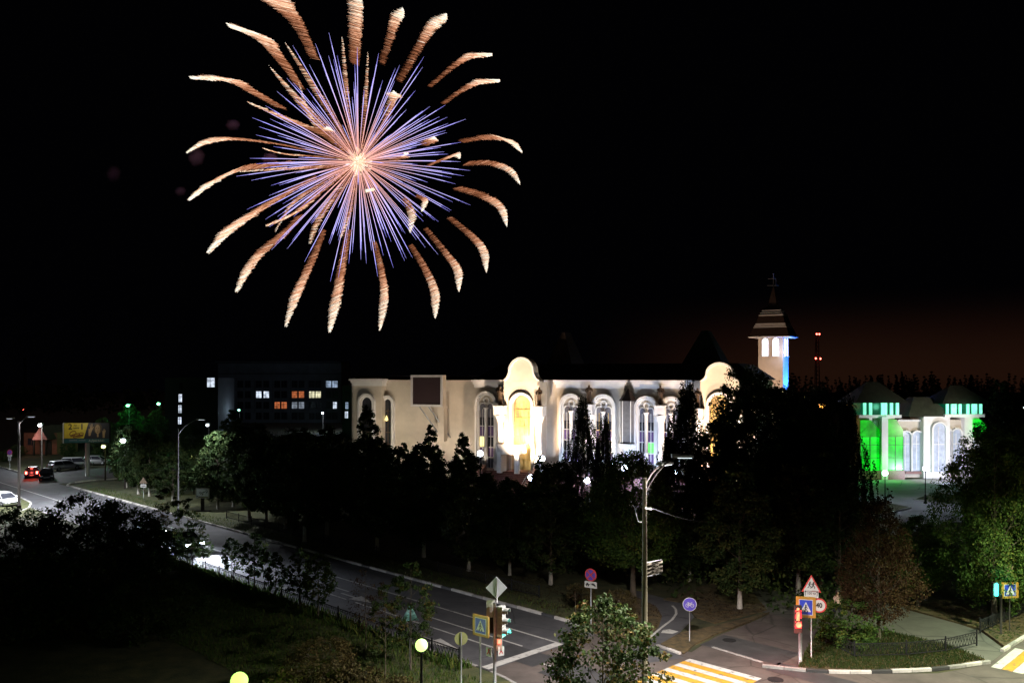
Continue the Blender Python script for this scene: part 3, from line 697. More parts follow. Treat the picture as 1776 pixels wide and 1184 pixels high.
floodlight(cw(fu(800, 8), -8, 0), cw(fu(800), 0, 8.5), 1500, (1, .84, .66), 'floodlight before the wall left of the portal', 95)
floodlight(cw(fu(896, 3.6), -5.0, 5.15), cw(fu(908), 0, 11.5), 3600, (1, .72, .48), 'warm floodlight standing on the balcony', 150, .2)
floodlight(cw(fu(912, 9), -10.5, .0), cw(fu(905), -2, 14.6), 26000, (1, .76, .54), 'warm floodlight at the foot of the stairs aimed at the gable', 46, .2)
floodlight(cw(fu(935, 3.6), -4.4, 3.0), cw(fu(925), 0, 10.5), 2400, (1, .72, .48), 'warm floodlight by the right foot of the portal', 120, .2)
floodlight(cw(fu(1022, 4), -4.6, 2.7), cw(fu(1038), 0, 12), 2600, (1, .84, .58), 'floodlight under the column between the middle windows', 110)
floodlight(cw(fu(1000, 8), -8, 0), cw(fu(1000), 0, 7), 2400, COOL, 'cool floodlight before the middle windows', 90)
floodlight(cw(fu(1100, 8), -8, 0), cw(fu(1100), 0, 7.5), 3000, COOL, 'cool floodlight before the hanging oriel', 100)
floodlight(cw(fu(1170, 8), -8, 0), cw(fu(1170), 0, 7.5), 2000, COOL, 'cool floodlight before the right windows', 90)
floodlight(cw(fu(1245, 5), -6, 0), cw(fu(1248), 0, 11), 13000, (1, .72, .48), 'warm floodlight before the far portal', 120)
floodlight(cw(fu(1236, 9), -11, .0), cw(fu(1248), -2, 14.4), 20000, (1, .74, .52), 'warm floodlight aimed at the far gable', 44, .2)

# ------------------------------------------------------------------ tower
TY = 150.0; k = TY / K
tw = thing('tower', 'tall pale tower with lit arched windows and stepped dark roof', 'tower', P(1358, 650, TY).to_2d().to_3d(), 0)
TW = 4.3; TA = R(30)   # front-left face turned
ca, sa = math.cos(TA), math.sin(TA)
# corner nearest the viewer is the origin; left face runs to (-ca, +sa), right face to (+sa, +ca)
def TL(a, b, z):   # a along left face from the corner, b along right face
    return Vector((-ca * a + sa * b, sa * a + ca * b, z))
ze = H + 66 * k
mb = MB(); mb.prism([TL(0, 0, 0), TL(0, TW, 0), TL(TW, TW, 0), TL(TW, 0, 0)], 0, ze); mb.build('wall', M['tower_wall'] if 'tower_wall' in M else M['wall'], tw)
def sq(mb, o0, o1, z0, z1, mi=0):
    a = [TL(-o0, -o0, z0), TL(-o0, TW + o0, z0), TL(TW + o0, TW + o0, z0), TL(TW + o0, -o0, z0)]
    b = [TL(-o1, -o1, z1), TL(-o1, TW + o1, z1), TL(TW + o1, TW + o1, z1), TL(TW + o1, -o1, z1)]
    mb.add(a + b, [(0, 3, 2, 1), (4, 5, 6, 7), (0, 1, 5, 4), (1, 2, 6, 5), (2, 3, 7, 6), (3, 0, 4, 7)], mi)
r_ = MB(); sq(r_, 1.35, .75, ze + .12, H + 82 * k); sq(r_, .35, -.05, H + 90.5 * k, H + 103 * k); r_.build('roof', M['roof'], tw)
r_ = MB(); sq(r_, 1.42, 1.42, ze - .08, ze + .118); r_.build('eaves', M['white'], tw)
r_ = MB()
for i, z in enumerate((82.1, 85, 88)): sq(r_, .72 - i * .13, .66 - i * .13, H + z * k, H + (z + 2.1) * k)
r_.build('roof_band', M['white'], tw)
r_ = MB()
for i, z in enumerate((103.2, 107, 111)): sq(r_, -.02 - i * .22, -.08 - i * .22, H + z * k, H + (z + 2.6) * k)
r_.build('roof_band', M['white'], tw)
r_ = MB()
sq(r_, -.55, -1.35, H + 114 * k, H + 122 * k); sq(r_, -1.36, -2.05, H + 122 * k, H + 155 * k); r_.build('spire', M['roof'], tw)
c_ = TL(TW / 2, TW / 2, 0)
r_ = MB(); r_.tube([c_ + Vector((0, 0, H + 153 * k)), c_ + Vector((0, 0, H + 180 * k))], .07, 6)
r_.tube([c_ + Vector((-1.1, 0, H + 158 * k)), c_ + Vector((1.0, 0, H + 158 * k))], .06, 5); r_.tube([c_ + Vector((-1, 0, H + 170 * k)), c_ + Vector((.4, 0, H + 170 * k))], .05, 5)
r_.tube([c_ + Vector((.45, 0, H + 158 * k)), c_ + Vector((.45, 0, H + 170 * k))], .05, 5)
r_.lathe([(.03, -.2), (.16, 0), (.03, .2)], c_ + Vector((0, 0, H + 179 * k)), 8); r_.build('weather_vane', M['slate'], tw)
M['pane_white'] = mat('lit_white_pane', (0.8, 0.8, 1), 0.4, 0, 1, emit=(0.90, 0.93, 1.0), strength=2.2)
for face in (0, 1):
    for s in (-1, 1):
        wid = 1.05 if face == 0 else 1.05; cc = TW / 2 + s * .92
        zb_, zt_ = H + 33 * k, H + 64 * k
        f = MB(); f.ring(arch_path(0, zb_, wid + .22, zt_ + .1, 10), arch_path(0, zb_, wid, zt_, 10), -.12, .05, closed=False); f.box((0, -.1, zb_ - .08), (wid + .5, .3, .14))
        if face == 0: loc, rot = TL(cc, 0, 0), -TA
        else: loc, rot = TL(0, cc, 0), PI / 2 - TA
        fr = f.build('window_frame', M['white'], tw, loc); fr.rotation_euler = (0, 0, rot)
        g = MB(); g.slab(arch_path(0, zb_, wid - .01, zt_ - .005, 10)[::-1], -.03, -.005); g.build('window_pane', M['pane_white'], fr)
        g = MB(); g.box((0, -.06, (zb_ + zt_) / 2 + .35), (wid, .05, .07)); g.box((-.25, -.05, (zb_ + zt_) / 2 - .6), (.04, .03, 1.9)); g.build('glazing_bars', M['steel'], fr)
# lower wing beside the tower
wg = MB(); z_ = H - 5.5 * k; wg.prism([TL(TW, .3, 0), TL(TW, 8, 0), TL(TW + 8, 8, 0), TL(TW + 8, .3, 0)], 0, z_); wg.build('side_wing', M['wall'], tw)
lamp('blue_flood', TL(-5.0, TW * .5, 10.0), 14000, (.03, .18, 1.0), .2, tw, 70, TL(0, TW * .5, 15.5))
lamp('wall_flood', TL(TW * .4, -12, 7.5), 5500, (1, .66, .45), .2, tw, 120, TL(TW * .5, 0, 18))
lamp('eaves_glow', TL(-1.2, -1.2, H + 40 * k), 260, (.7, .75, 1.0), .2, tw)
# ------------------------------------------------------------------ green pavilion
PY = 115.0; pk = PY / K
pv = thing('pavilion', 'low white pavilion with green lit windows and mint lit roof lanterns', 'pavilion', (P(1495, 650, PY).x, PY, 0), R(2))
def pu_(px): return (px - 1495) * pk
def pz_(py): return H - (py - HY) * pk
M['glow_green'] = uneven_glow(mat('lit_green_glazing', (0.02, 0.3, 0.03), 0.3, 0.2, 1, emit=(0.0, 1.0, 0.02), strength=.75), .10, .80, .42)
M['glow_green_dim'] = uneven_glow(mat('dim_green_glazing', (0.02, 0.2, 0.02), 0.3, 0.2, 1, emit=(0.0, .85, 0.01), strength=.35), .10, .55, .6)
M['glow_mint'] = uneven_glow(mat('lit_mint_glazing', (0.3, 0.8, 0.6), 0.3, 0.1, 1, emit=(0.22, 1.0, 0.62), strength=1.15), .5, 1.2, .8)
M['glow_dark'] = mat('dark_green_glass', (0.01, 0.05, 0.03), 0.2, 0.1, 1, emit=(0.0, 0.35, 0.15), strength=.12)
mb = MB()
uA, uB, uC, uD = pu_(1522), pu_(1572), pu_(1610 - 3), pu_(1650)
mb.box((pu_(1530), 3.5, pz_(722) / 2), (pu_(1537) - pu_(1492), 6.99, pz_(722))); mb.build('wall', M['wall_pale'] if 'wall_pale' in M else M['white'], pv)
mb = MB(); mb.box(((pu_(1537) + pu_(1720)) / 2, 4.5, pz_(729) / 2), (pu_(1720) - pu_(1537), 6.0, pz_(729))); mb.build('wall', M['wall'], pv)
mb = MB(); mb.box((pu_(1630), 2.2, pz_(722) / 2), (pu_(1655) - pu_(1608), 3.6, pz_(722) - .01)); mb.build('wall', M['white'], pv)
mb = MB(); mb.box((pu_(1694), 2.6, pz_(722) / 2), (pu_(1706) - pu_(1680), 4.0, pz_(722) - .02)); mb.build('wall', M['white'], pv)
def lantern(cx, w, zb, zt, ze_, za, label, lit):
    d = w * .8
    s_ = MB()
    s_.box((cx, d / 2 - .3, zb - .2), (w + .5, d + .5, .4)); s_.build('cornice', M['white'], pv)
    b_ = MB(); b_.box((cx, d / 2 - .3, (zb + zt) / 2), (w - .3, d - .3, zt - zb - .02)); b_.build('lantern_core', M['glow_dark'], pv)
    n = len(lit)
    for i, c in enumerate(lit):
        if not c: continue
        p = MB(); p.box((cx - w / 2 + (i + .5) * w / n, -.32, (zb + zt) / 2), (w / n * .86, .2, zt - zb - .05)); p.build('lantern_pane', M['glow_mint'], pv)
    o_ = MB(); e = 1.0
    x0, x1, y0, y1 = cx - w / 2 - e, cx + w / 2 + e, -.6 - e * .6, d + e * .6
    o_.add([(x0, y0, zt), (x1, y0, zt), (x1, y1, zt), (x0, y1, zt), (cx - .8, d / 2 - .3, za), (cx + .8, d / 2 - .3, za)], [(0, 3, 2, 1), (0, 1, 5, 4), (1, 2, 5), (2, 3, 4, 5), (3, 0, 4)])
    o_.build('roof', M['roof_green'], pv)
lantern(pu_(1524), pu_(1558) - pu_(1490), pz_(719), pz_(698), 0, pz_(662), '', [0, 1, 0, 1, 0, 0, 0, 1, 1, 0, 1, 0, 1])
lantern(pu_(1673), pu_(1704) - pu_(1640), pz_(718), pz_(700), 0, pz_(668), '', [1, 0, 1, 1, 0, 1, 0, 0, 1, 0, 1, 1, 0, 1])
o_ = MB(); x0, x1 = pu_(1574), pu_(1653); zt = pz_(722)
o_.add([(x0, -.4, zt), (x1, -.4, zt), (x1, 5.5, zt), (x0, 5.5, zt), (pu_(1598), 1.8, pz_(689)), (pu_(1628), 1.8, pz_(689)), (pu_(1628), 3.2, pz_(689)), (pu_(1598), 3.2, pz_(689))], [(0, 3, 2, 1), (4, 5, 6, 7), (0, 1, 5, 4), (1, 2, 6, 5), (2, 3, 7, 6), (3, 0, 4, 7)])
o_.build('roof', M['roof_green'], pv)
c = MB(); c.box((pu_(1631), .38, pz_(721)), (pu_(1657) - pu_(1606), .7, .35)); c.box((pu_(1590), 1.4, pz_(730)), (pu_(1608) - pu_(1560), .4, .25)); c.build('cornice', M['white'], pv)
# green glazed bays either side of the white pier
def gbay(px0, px1, top0, top1):
    b = MB(); x0, x1 = pu_(px0), pu_(px1)
    zb = pz_(815)
    rows = [(zb, zb + 1.65), (zb + 1.72, zb + 3.4), (zb + 3.47, pz_(757))]
    fr = MB()
    for i, (a, c_) in enumerate(rows):
        for j in range(2):
            p = MB(); w = (x1 - x0) / 2
            p.box((x0 + (j + .5) * w, -.35, (a + c_) / 2), (w - .1, .08, c_ - a)); p.build('window_pane', M['glow_green'], pv)
    p = MB(); p.slab([(x0, rows[2][1] + .08), (x0, pz_(top0)), (x0 + (x1 - x0) * .55, pz_(top0)), (x1, pz_(top1)), (x1, rows[2][1] + .08)], -.39, -.31); p.build('window_pane', M['glow_green_dim'], pv)
    for z in (zb - .04, rows[0][1] + .035, rows[1][1] + .035, rows[2][1] + .04): fr.box(((x0 + x1) / 2, -.4, z), (x1 - x0, .14, .08))
    for x in (x0, (x0 + x1) / 2, x1): fr.box((x, -.4, (zb + pz_(757)) / 2), (.08, .14, pz_(757) - zb))
    fr.box(((x0 + x1) / 2, -.3, zb - .2), (x1 - x0 + .3, .5, .3))
    fr.build('glazing_bars', M['glow_frame'], pv)
M['glow_frame'] = mat('green_painted_frame', (0.03, 0.22, 0.04), 0.5, 0.1, 2)
gbay(1490, 1524, 728, 745); gbay(1538, 1565, 727, 745)
p = MB(); p.slab([(pu_(1692), pz_(758)), (pu_(1692), pz_(727)), (pu_(1702), pz_(727)), (pu_(1714), pz_(738)), (pu_(1712), pz_(758))], -.2, .2); p.build('window_pane', M['glow_green'], pv)
mb = MB(); mb.box((pu_(1530), -.45, pz_(722) / 2), (pu_(1536) - pu_(1525), .9, pz_(722) - .03)); mb.build('pier', M['white'], pv)
mb = MB(); mb.box((pu_(1524), -.45, .6), (pu_(1568) - pu_(1485), .7, 1.2)); mb.build('plinth', M['granite'], pv)
def parch(px, py, w, y, zb=.9, d=.5):
    f = MB(); u = pu_(px)
    f.ring(arch_path(u, zb, w, pz_(py), 12), arch_path(u, zb, w - .4, pz_(py) - .2, 12), y - d, y - .003, closed=False); fr = f.build('window_frame', M['white'], pv)
    g = MB(); g.slab(arch_path(u, zb, w - .42, pz_(py) - .21, 12)[::-1], y - .12, y - .05); g.build('window_pane', M['pane_pale'], fr)
    g = MB(); g.box((u, y - .16, (zb + pz_(py)) / 2 - .3), (.08, .06, pz_(py) - zb - .9)); g.box((u, y - .17, pz_(771)), (w - .4, .06, .1)); g.build('glazing_bars', M['white'], fr)
M['pane_pale'] = mat('pale_lit_glass', (0.35, 0.38, 0.45), 0.3, 0.3, 1.5, emit=(0.55, 0.7, 1.0), strength=.16)
parch(1580, 747, 1.75, 1.5); parch(1600, 747, 1.75, 1.5); parch(1632, 731, 2.1, .4); parch(1654, 743, 1.5, 1.5); parch(1671, 743, 1.6, 1.5)
mb = MB(); mb.box((pu_(1600), 1.2, .7), (pu_(1612) - pu_(1568), .6, .35)); mb.build('step', M['granite'], pv)
lamp('pavilion_added_fill', (pu_(1600), -7, .5), 2600, (.75, .82, 1), .2, pv, 110, (pu_(1605), 0, 4.5))  # added fill to brighten the pavilion front, no fixture here
lamp('green_spill', (pu_(1545), -1.6, 1.6), 90, (.05, 1, .1), .4, pv); lamp('green_spill', (pu_(1508), -1.6, 1.6), 90, (.05, 1, .1), .4, pv); lamp('lantern_spill', (pu_(1530), -2.0, pz_(706)), 60, (.2, 1, .6), .4, pv); lamp('lantern_spill', (pu_(1672), -2.0, pz_(706)), 60, (.2, 1, .6), .4, pv)
lamp('pavilion_added_warm_fill', (pu_(1632), -9, 6.5), 2400, (1, .88, .75), .2, pv, 110, (pu_(1605), 0, 5.5))  # second added fill for the pavilion walls, warmer, no fixture either
# ------------------------------------------------------------------ distant buildings
def far_block(name, label, p0, p1, ptop, Y, depth, m, cat='building', rz=0.0):
    k_ = Y / K; b = thing(name, label, cat, (P(p0, 650, Y).x, Y, 0), rz)
    mb = MB(); w = (p1 - p0) * k_; zt = H - (ptop - HY) * k_
    mb.box((w / 2, depth / 2, zt / 2), (w, depth, zt)); mb.build('wall', m, b)
    return b, k_
M['hosp'] = mat('grey_panel_wall', (0.20, 0.21, 0.23), 0.9, 0.25, .3, 0.1)
M['hosp_dark'] = mat('dark_panel_wall', (0.10, 0.10, 0.11), 0.9, 0.2, .3, 0.1)
WM = {'w': ((.75, .85, 1.0), 1.1), 'y': ((1, .95, .62), .85), 'o': ((1, .27, .09), .45), 'b': ((.55, .72, 1.0), .5), 'g': ((.5, .58, .7), .35)}
for kk, (c_, s_) in WM.items(): M['win_' + kk] = mat('lit_window_' + {'w': 'white', 'y': 'yellow', 'o': 'orange', 'b': 'blue', 'g': 'grey'}[kk], (.3, .3, .3), .4, .2, 2, emit=c_, strength=s_)
for kk in WM: uneven_glow(M['win_' + kk], WM[kk][1] * .35, WM[kk][1] * 1.05, .9)
M['win_d'] = mat('unlit_window', (.02, .022, .028), .2, .2, 2)
AP, ak = far_block('hospital_block', 'wide grey five storey block with scattered orange and white lit windows', 378, 592, 630, 250, 14, M['hosp'])
lit = {(383, 0, 1): 'o', (449, 1): 'w', (462, 1): 'w', (511, 1): 'o', (523, 1): 'o', (541, 1): 'y', (552, 1): 'y', (570, 0): 'b', (581, 0): 'b', (480, 2): 'o', (492, 2): 'o', (511, 2): 'g', (522, 2): 'g', (580, 2): 'w', (383, 1): 'o'}
def far_window(root, x, z, w, h, key):
    f = MB(); e = .09; f.ring([(x - w / 2 - e, z - h / 2 - e), (x + w / 2 + e, z - h / 2 - e), (x + w / 2 + e, z + h / 2 + e), (x - w / 2 - e, z + h / 2 + e)],
                             [(x - w / 2, z - h / 2), (x + w / 2, z - h / 2), (x + w / 2, z + h / 2), (x - w / 2, z + h / 2)], -.14, -.003)
    f.box((x - w * .1, -.1, z), (.07, .08, h)); f.box((x, -.1, z + h * .2), (w, .06, .06))
    fr = f.build('window', M['hosp_dark'], root)
    g = MB(); g.box((x, -.04, z), (w, .05, h)); g.build('pane', M['win_' + key], fr)
for r_i, y in enumerate((666, 684, 702.5, 721, 739)):
    for x in (383, 395, 417, 430, 449, 462, 481, 493, 511, 523, 541, 552, 570, 581):
        key = 'd'
        for kq, v in lit.items():
            if kq[0] in (x, x - 1, x + 1) and kq[-1] == r_i and len(kq) == 2: key = v
        w = 1.55
        if x == 580 or (x == 581 and r_i == 2): w = 1.1; key = 'w' if r_i == 2 else key
        if x == 570 and r_i == 2: key = 'd'
        far_window(AP, (x - 378) * ak, H - (y - HY) * ak, w, 1.9, key)
g = MB(); g.box((107 * ak, -.08, H + 2 * ak), (214 * ak, .3, .3)); g.build('ledge', M['hosp_dark'], AP)
g = MB(); g.box((107 * ak, 5, H + 20 * ak + .35), (214 * ak + .3, 14.5, .5)); g.build('parapet', M['hosp_dark'], AP)
for i in range(1, 7):
    g = MB(); g.box(((i * 31 + 2) * ak, -.02, (H - 2) / 2 + 2), (.1, .12, H - 4)); g.build('panel_joint', M['hosp_dark'], AP)
B2, bk = far_block('stairwell_block', 'black unlit block with a column of narrow lit windows left of the hospital', 286, 378, 655, 205, 12, M['hosp_dark'])
for x, y, w, h, key in ((313, 690, .8, 1.9, 'w'), (312.5, 709, .8, 1.9, 'w'), (312, 729, .8, 1.7, 'w'), (366, 663, 1.8, 2.2, 'w'), (314, 669, .8, 1.6, 'd')): far_window(B2, (x - 286) * bk, H - (y - HY) * bk, w, h, key)
B3, ck = far_block('annex_block', 'dark annex with narrow lit windows right of the hospital', 594, 618, 668, 190, 12, M['hosp_dark'])
for x, y, key in ((601, 684, 'd'), (602, 703, 'b'), (601, 719, 'w'), (607, 703, 'd')): far_window(B3, (x - 594) * ck, H - (y - HY) * ck, .7, 1.5, key)
# small gabled brick house on the left
HYd = 150.0; hk = HYd / K; hb = P(58, 788, HYd)
M['brick'] = mat('brick_wall', (0.20, 0.08, 0.045), 0.9, 0.3, 2, 0.3); M['pink'] = mat('pinkish_boarding', (0.42, 0.22, 0.2), 0.8, 0.15, 2, .2)
hs = thing('gabled_house', 'small brick house with pinkish triangular porch gable', 'house', (hb.x, HYd, 0), R(-6))
def hx(px): return (px - 58) * hk
mb = MB(); mb.box((hx(64), 4, 1.9), (hx(98) - hx(36), 6, 3.8)); mb.build('wall', M['brick'], hs)
gz0, gz1 = H - (761 - HY) * hk, H - (739 - HY) * hk
for i in range(8):
    f0, f1 = i / 8, (i + 1) / 8 - .012; hw = (hx(94) - hx(66)) / 2; cxx = (hx(94) + hx(66)) / 2
    g = MB(); g.slab([(cxx - hw * (1 - f0), gz0 + (gz1 - gz0) * f0), (cxx + hw * (1 - f0), gz0 + (gz1 - gz0) * f0), (cxx + hw * (1 - f1), gz0 + (gz1 - gz0) * f1), (cxx - hw * (1 - f1), gz0 + (gz1 - gz0) * f1)], -1.5, -1.4); g.build('gable_board', M['pink'], hs)
g = MB(); a, b = hx(66), hx(94); cxx = (a + b) / 2
g.add([(a - .1, -1.38, gz0), (b + .1, -1.38, gz0), (cxx, -1.38, gz1 + .1), (a - .1, 7, gz0), (b + .1, 7, gz0), (cxx, 7, gz1 + .1)], [(0, 1, 2), (3, 5, 4), (0, 2, 5, 3), (1, 4, 5, 2), (0, 3, 4, 1)]); g.build('roof', M['roof'], hs)
for x in (hx(68), hx(90)):
    g = MB(); g.box((x, -1.3, gz0 / 2), (.25, .25, gz0)); g.build('porch_post', M['dark_pole'], hs)
g = MB(); g.box((hx(80), .9, 1.2), (1.1, .1, 2.3)); g.build('door', M['dark_pole'], hs)
g = MB(); g.add([(hx(34), .5, 3.8), (hx(66) - .05, .5, 3.8), (hx(66) - .05, 7.5, 3.8), (hx(34), 7.5, 3.8), (hx(36), 4, 5.2), (hx(66) - .1, 4, 5.2)], [(0, 3, 2, 1), (0, 1, 5, 4), (1, 2, 5), (2, 3, 4, 5), (3, 0, 4)]); g.build('roof', M['roof'], hs)
for x in (44, 51):
    g = MB(); g.box((hx(x), .96, 2.2), (.6, .08, 1.2)); g.build('window', M['glass'], hs)
lamp('porch_light', (hx(70), -3, 3.3), 90, (1, .6, .5), .1, hs)
# communication mast with red lights
def mast(px, Y, ptop, pbot, r, label, reds, name='lattice_mast'):
    k_ = Y / K; b = thing(name, label, 'mast', (P(px, 650, Y).x, Y, 0)); zt = H - (ptop - HY) * k_
    m_ = MB()
    for a in range(3):
        x, y = r * math.cos(a * 2.094), r * math.sin(a * 2.094); m_.tube([(x, y, 0), (x * .5, y * .5, zt)], r * .14, 5)
    m_.build('mast_leg', M['dark_pole'], b)
    m_ = MB(); nseg = 22
    for i in range(nseg):
        for a in range(3):
            f0, f1 = 1 - .5 * i / nseg, 1 - .5 * (i + 1) / nseg
            m_.tube([(r * f0 * math.cos(a * 2.094), r * f0 * math.sin(a * 2.094), zt * i / nseg), (r * f1 * math.cos((a + 1) * 2.094), r * f1 * math.sin((a + 1) * 2.094), zt * (i + 1) / nseg)], r * .07, 4)
    m_.build('mast_bracing', M['dark_pole'], b)
    for x, y in reds:
        m_ = MB(); m_.lathe([(.02, -.28), (.3, 0), (.02, .28)], ((x - px) * k_, -r, H - (y - HY) * k_), 8); m_.build('warning_lamp', M['tail'], b)
mast(1417, 260, 576, 700, 1.0, 'slim lattice mast with two pairs of red lamps beside the tower', [(1414.5, 579.5), (1419, 579.5), (1413, 621.5), (1421, 622)])
mast(43, 330, 620, 760, .8, 'thin pale lattice mast with a red lamp at the left edge', [(43, 711)])
# ------------------------------------------------------------------ vegetation
def leaves(centres, radii, per, size, seed, droop=0.0, flat=0.75, edge=0.5):
    """arrays of diamond leaves in clumps; returns V, F, tint"""
    r = np.random.default_rng(seed)
    C = np.repeat(np.asarray(centres), per, 0); Rr = np.repeat(np.asarray(radii), per)
    d = r.normal(size=C.shape); d /= np.linalg.norm(d, axis=1)[:, None]
    rad = r.random(len(C)) ** edge
    p = C + d * (Rr * rad)[:, None] * np.array([1, 1, flat])
    n = r.normal(size=C.shape) + d * .8 + np.array([0, 0, .5]); n /= np.linalg.norm(n, axis=1)[:, None]
    t = r.normal(size=C.shape) + np.array([0, 0, -droop]); t -= (t * n).sum(1)[:, None] * n; t /= np.linalg.norm(t, axis=1)[:, None] + 1e-9
    b = np.cross(n, t); s = size * r.uniform(.6, 1.35, len(C))[:, None]
    V = np.stack([p - t * s * .5, p + b * s * .36 + n * s * .08, p + t * s * .5, p - b * s * .36 + n * s * .08], 1).reshape(-1, 3)
    F = np.arange(len(V)).reshape(-1, 4)
    ct = np.repeat(r.uniform(0, .55, len(centres)), per)
    tint = np.clip(ct + r.normal(0, .16, len(C)) + .12, 0, 1)
    return V, F, tint
def envelope(n, h0, h1, rmax, prof, seed, squash=1.0):
    """clump centres through a crown whose radius at height fraction f is rmax*prof(f)"""
    r = np.random.default_rng(seed); out = []; rad = []
    while len(out) < n:
        f = r.random(); R0 = rmax * prof(f)
        if r.random() > (R0 / rmax) + .12: continue
        a = r.uniform(0, 2 * PI); q = math.sqrt(r.random()) * .45 + .5
        lob = 1 + .16 * math.sin(3 * a + seed) + .10 * math.sin(5 * a + f * 9)
        out.append((R0 * q * lob * math.cos(a), R0 * q * lob * math.sin(a) * squash, h0 + (h1 - h0) * f)); rad.append(rmax * r.uniform(.13, .30) * (.55 + .45 * prof(f)))
    return np.array(out), np.array(rad)
egg = lambda f: max(.05, math.sin(PI * min(1, f * .92 + .06)) ** .6 * (1.08 - .45 * f))
cone = lambda f: max(.04, (1 - f) ** .75 * min(1, .45 + 2.5 * f))
col = lambda f: max(.05, math.sin(PI * (f * .93 + .05)) ** .4)
big = lambda f: max(.05, math.sin(PI * (f * .9 + .08)) ** .5)
def trunk_mesh(name, h, r0, crown_h0, crown_h1, crown_r, seed, nl=14, whitewash=0, barkm='bark', lean=.02, twig=True):
    rd = random.Random(seed); mb = MB()
    pts = []; x = y = 0
    for i in range(9):
        f = i / 8; pts.append((x, y, h * f)); x += rd.uniform(-lean, lean) * h * .12; y += rd.uniform(-lean, lean) * h * .12
    rr = [r0 * (1 - .88 * i / 8) * (1.35 if i == 0 else 1) for i in range(9)]
    mb.tube(pts, rr, 9)
    for i in range(nl):
        z = crown_h0 + (crown_h1 - crown_h0) * (.02 + .80 * i / nl); k = min(7, int(z / h * 8)); f = z / h * 8 - k
        p0 = Vector(pts[k]).lerp(Vector(pts[k + 1]), f); a = i * 2.4 + rd.uniform(-.4, .4)
        L = crown_r * rd.uniform(.55, .95) * (1 - .5 * i / nl); d = Vector((math.cos(a), math.sin(a), .45))
        p1 = p0 + d * L * .5 + Vector((0, 0, L * .12)); p2 = p0 + d * L + Vector((0, 0, L * .42)); rb = r0 * .36 * (1 - .6 * i / nl)
        mb.tube([p0, p1, p2], [rb, rb * .6, rb * .2], 5)
        if twig:
            for _ in range(2):
                q = p1.lerp(p2, rd.random() * .6); e = Vector((rd.uniform(-1, 1), rd.uniform(-1, 1), rd.uniform(.2, .9))) * L * .32
                mb.tube([q, q + e], [rb * .4, rb * .1], 4)
    me = bpy.data.meshes.new('trunk'); me.from_pydata(mb.v, [], mb.f); me.materials.append(M[barkm]); me.polygons.foreach_set('use_smooth', mb.smooth); me.update()
    return me
def white_base(r0, h):
    mb = MB(); mb.tube([(0, 0, .0), (0, 0, h * .5), (0, 0, h)], [r0 * 1.38, r0 * 1.18, r0 * 1.08], 9)
    me = bpy.data.meshes.new('whitewash'); me.from_pydata(mb.v, [], mb.f); me.materials.append(M['lime']); me.polygons.foreach_set('use_smooth', mb.smooth); return me
PROTO = {}
def proto(key, h, r, h0, prof, ncl, per, size, seed, lm, r0=.16, nl=14, ww=0, flat=.75, barkm='bark', droop=.0):
    c, rad = envelope(ncl, h0, h, r, prof, seed)
    V, F, t = leaves(c, rad, per, size, seed + 1, flat=flat, droop=droop)
    PROTO[key] = dict(crown=fast_mesh('crown', V, F, M[lm], t), trunk=trunk_mesh('trunk', h * .93, r0, h0 + .2, h, r, seed, nl, barkm=barkm), white=white_base(r0, ww) if ww else None, h=h)
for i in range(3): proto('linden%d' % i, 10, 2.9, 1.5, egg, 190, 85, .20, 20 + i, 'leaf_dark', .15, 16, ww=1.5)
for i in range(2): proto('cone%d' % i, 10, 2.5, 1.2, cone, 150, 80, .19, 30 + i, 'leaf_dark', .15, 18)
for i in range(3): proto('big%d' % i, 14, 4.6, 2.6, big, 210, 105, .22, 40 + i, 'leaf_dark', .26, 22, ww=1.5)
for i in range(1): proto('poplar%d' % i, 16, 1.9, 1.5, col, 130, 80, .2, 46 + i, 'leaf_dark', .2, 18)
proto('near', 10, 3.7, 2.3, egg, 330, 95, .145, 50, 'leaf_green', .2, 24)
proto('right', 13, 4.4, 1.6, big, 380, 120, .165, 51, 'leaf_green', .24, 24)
proto('brown', 8.6, 3.4, 1.6, lambda f: max(.06, (1 - f) ** .6 * min(1, .5 + 2 * f)), 260, 75, .13, 52, 'leaf_brown', .13, 26)
proto('maple0', 6.3, 2.6, 1.0, egg, 150, 62, .15, 53, 'leaf_maple', .07, 22, flat=.6)
proto('lime0', 6.0, 1.55, 1.2, egg, 70, 50, .125, 54, 'leaf_maple', .05, 16, flat=.6)
proto('bare0', 5.6, 1.5, 1.4, egg, 60, 16, .11, 55, 'leaf_brown', .04, 22)
for i in range(4): proto('sapling%d' % i, 4.3, 1.0, 1.15, egg, 95 + 5 * i, 20, .15, 60 + i, 'leaf_dark', .05, 16, flat=1.0)
proto('bush0', 1.9, 1.15, .15, big, 60, 60, .09, 70, 'leaf_green', .03, 12)
proto('bushb', 2.8, 2.0, .2, big, 110, 60, .11, 71, 'leaf_olive', .04, 16)
proto('bushd', 3.2, 2.4, .2, big, 120, 70, .13, 72, 'leaf_dark', .05, 16)
proto('topiary0', 4.2, .85, 2.2, egg, 18, 50, .12, 73, 'leaf_brown', .06, 8)
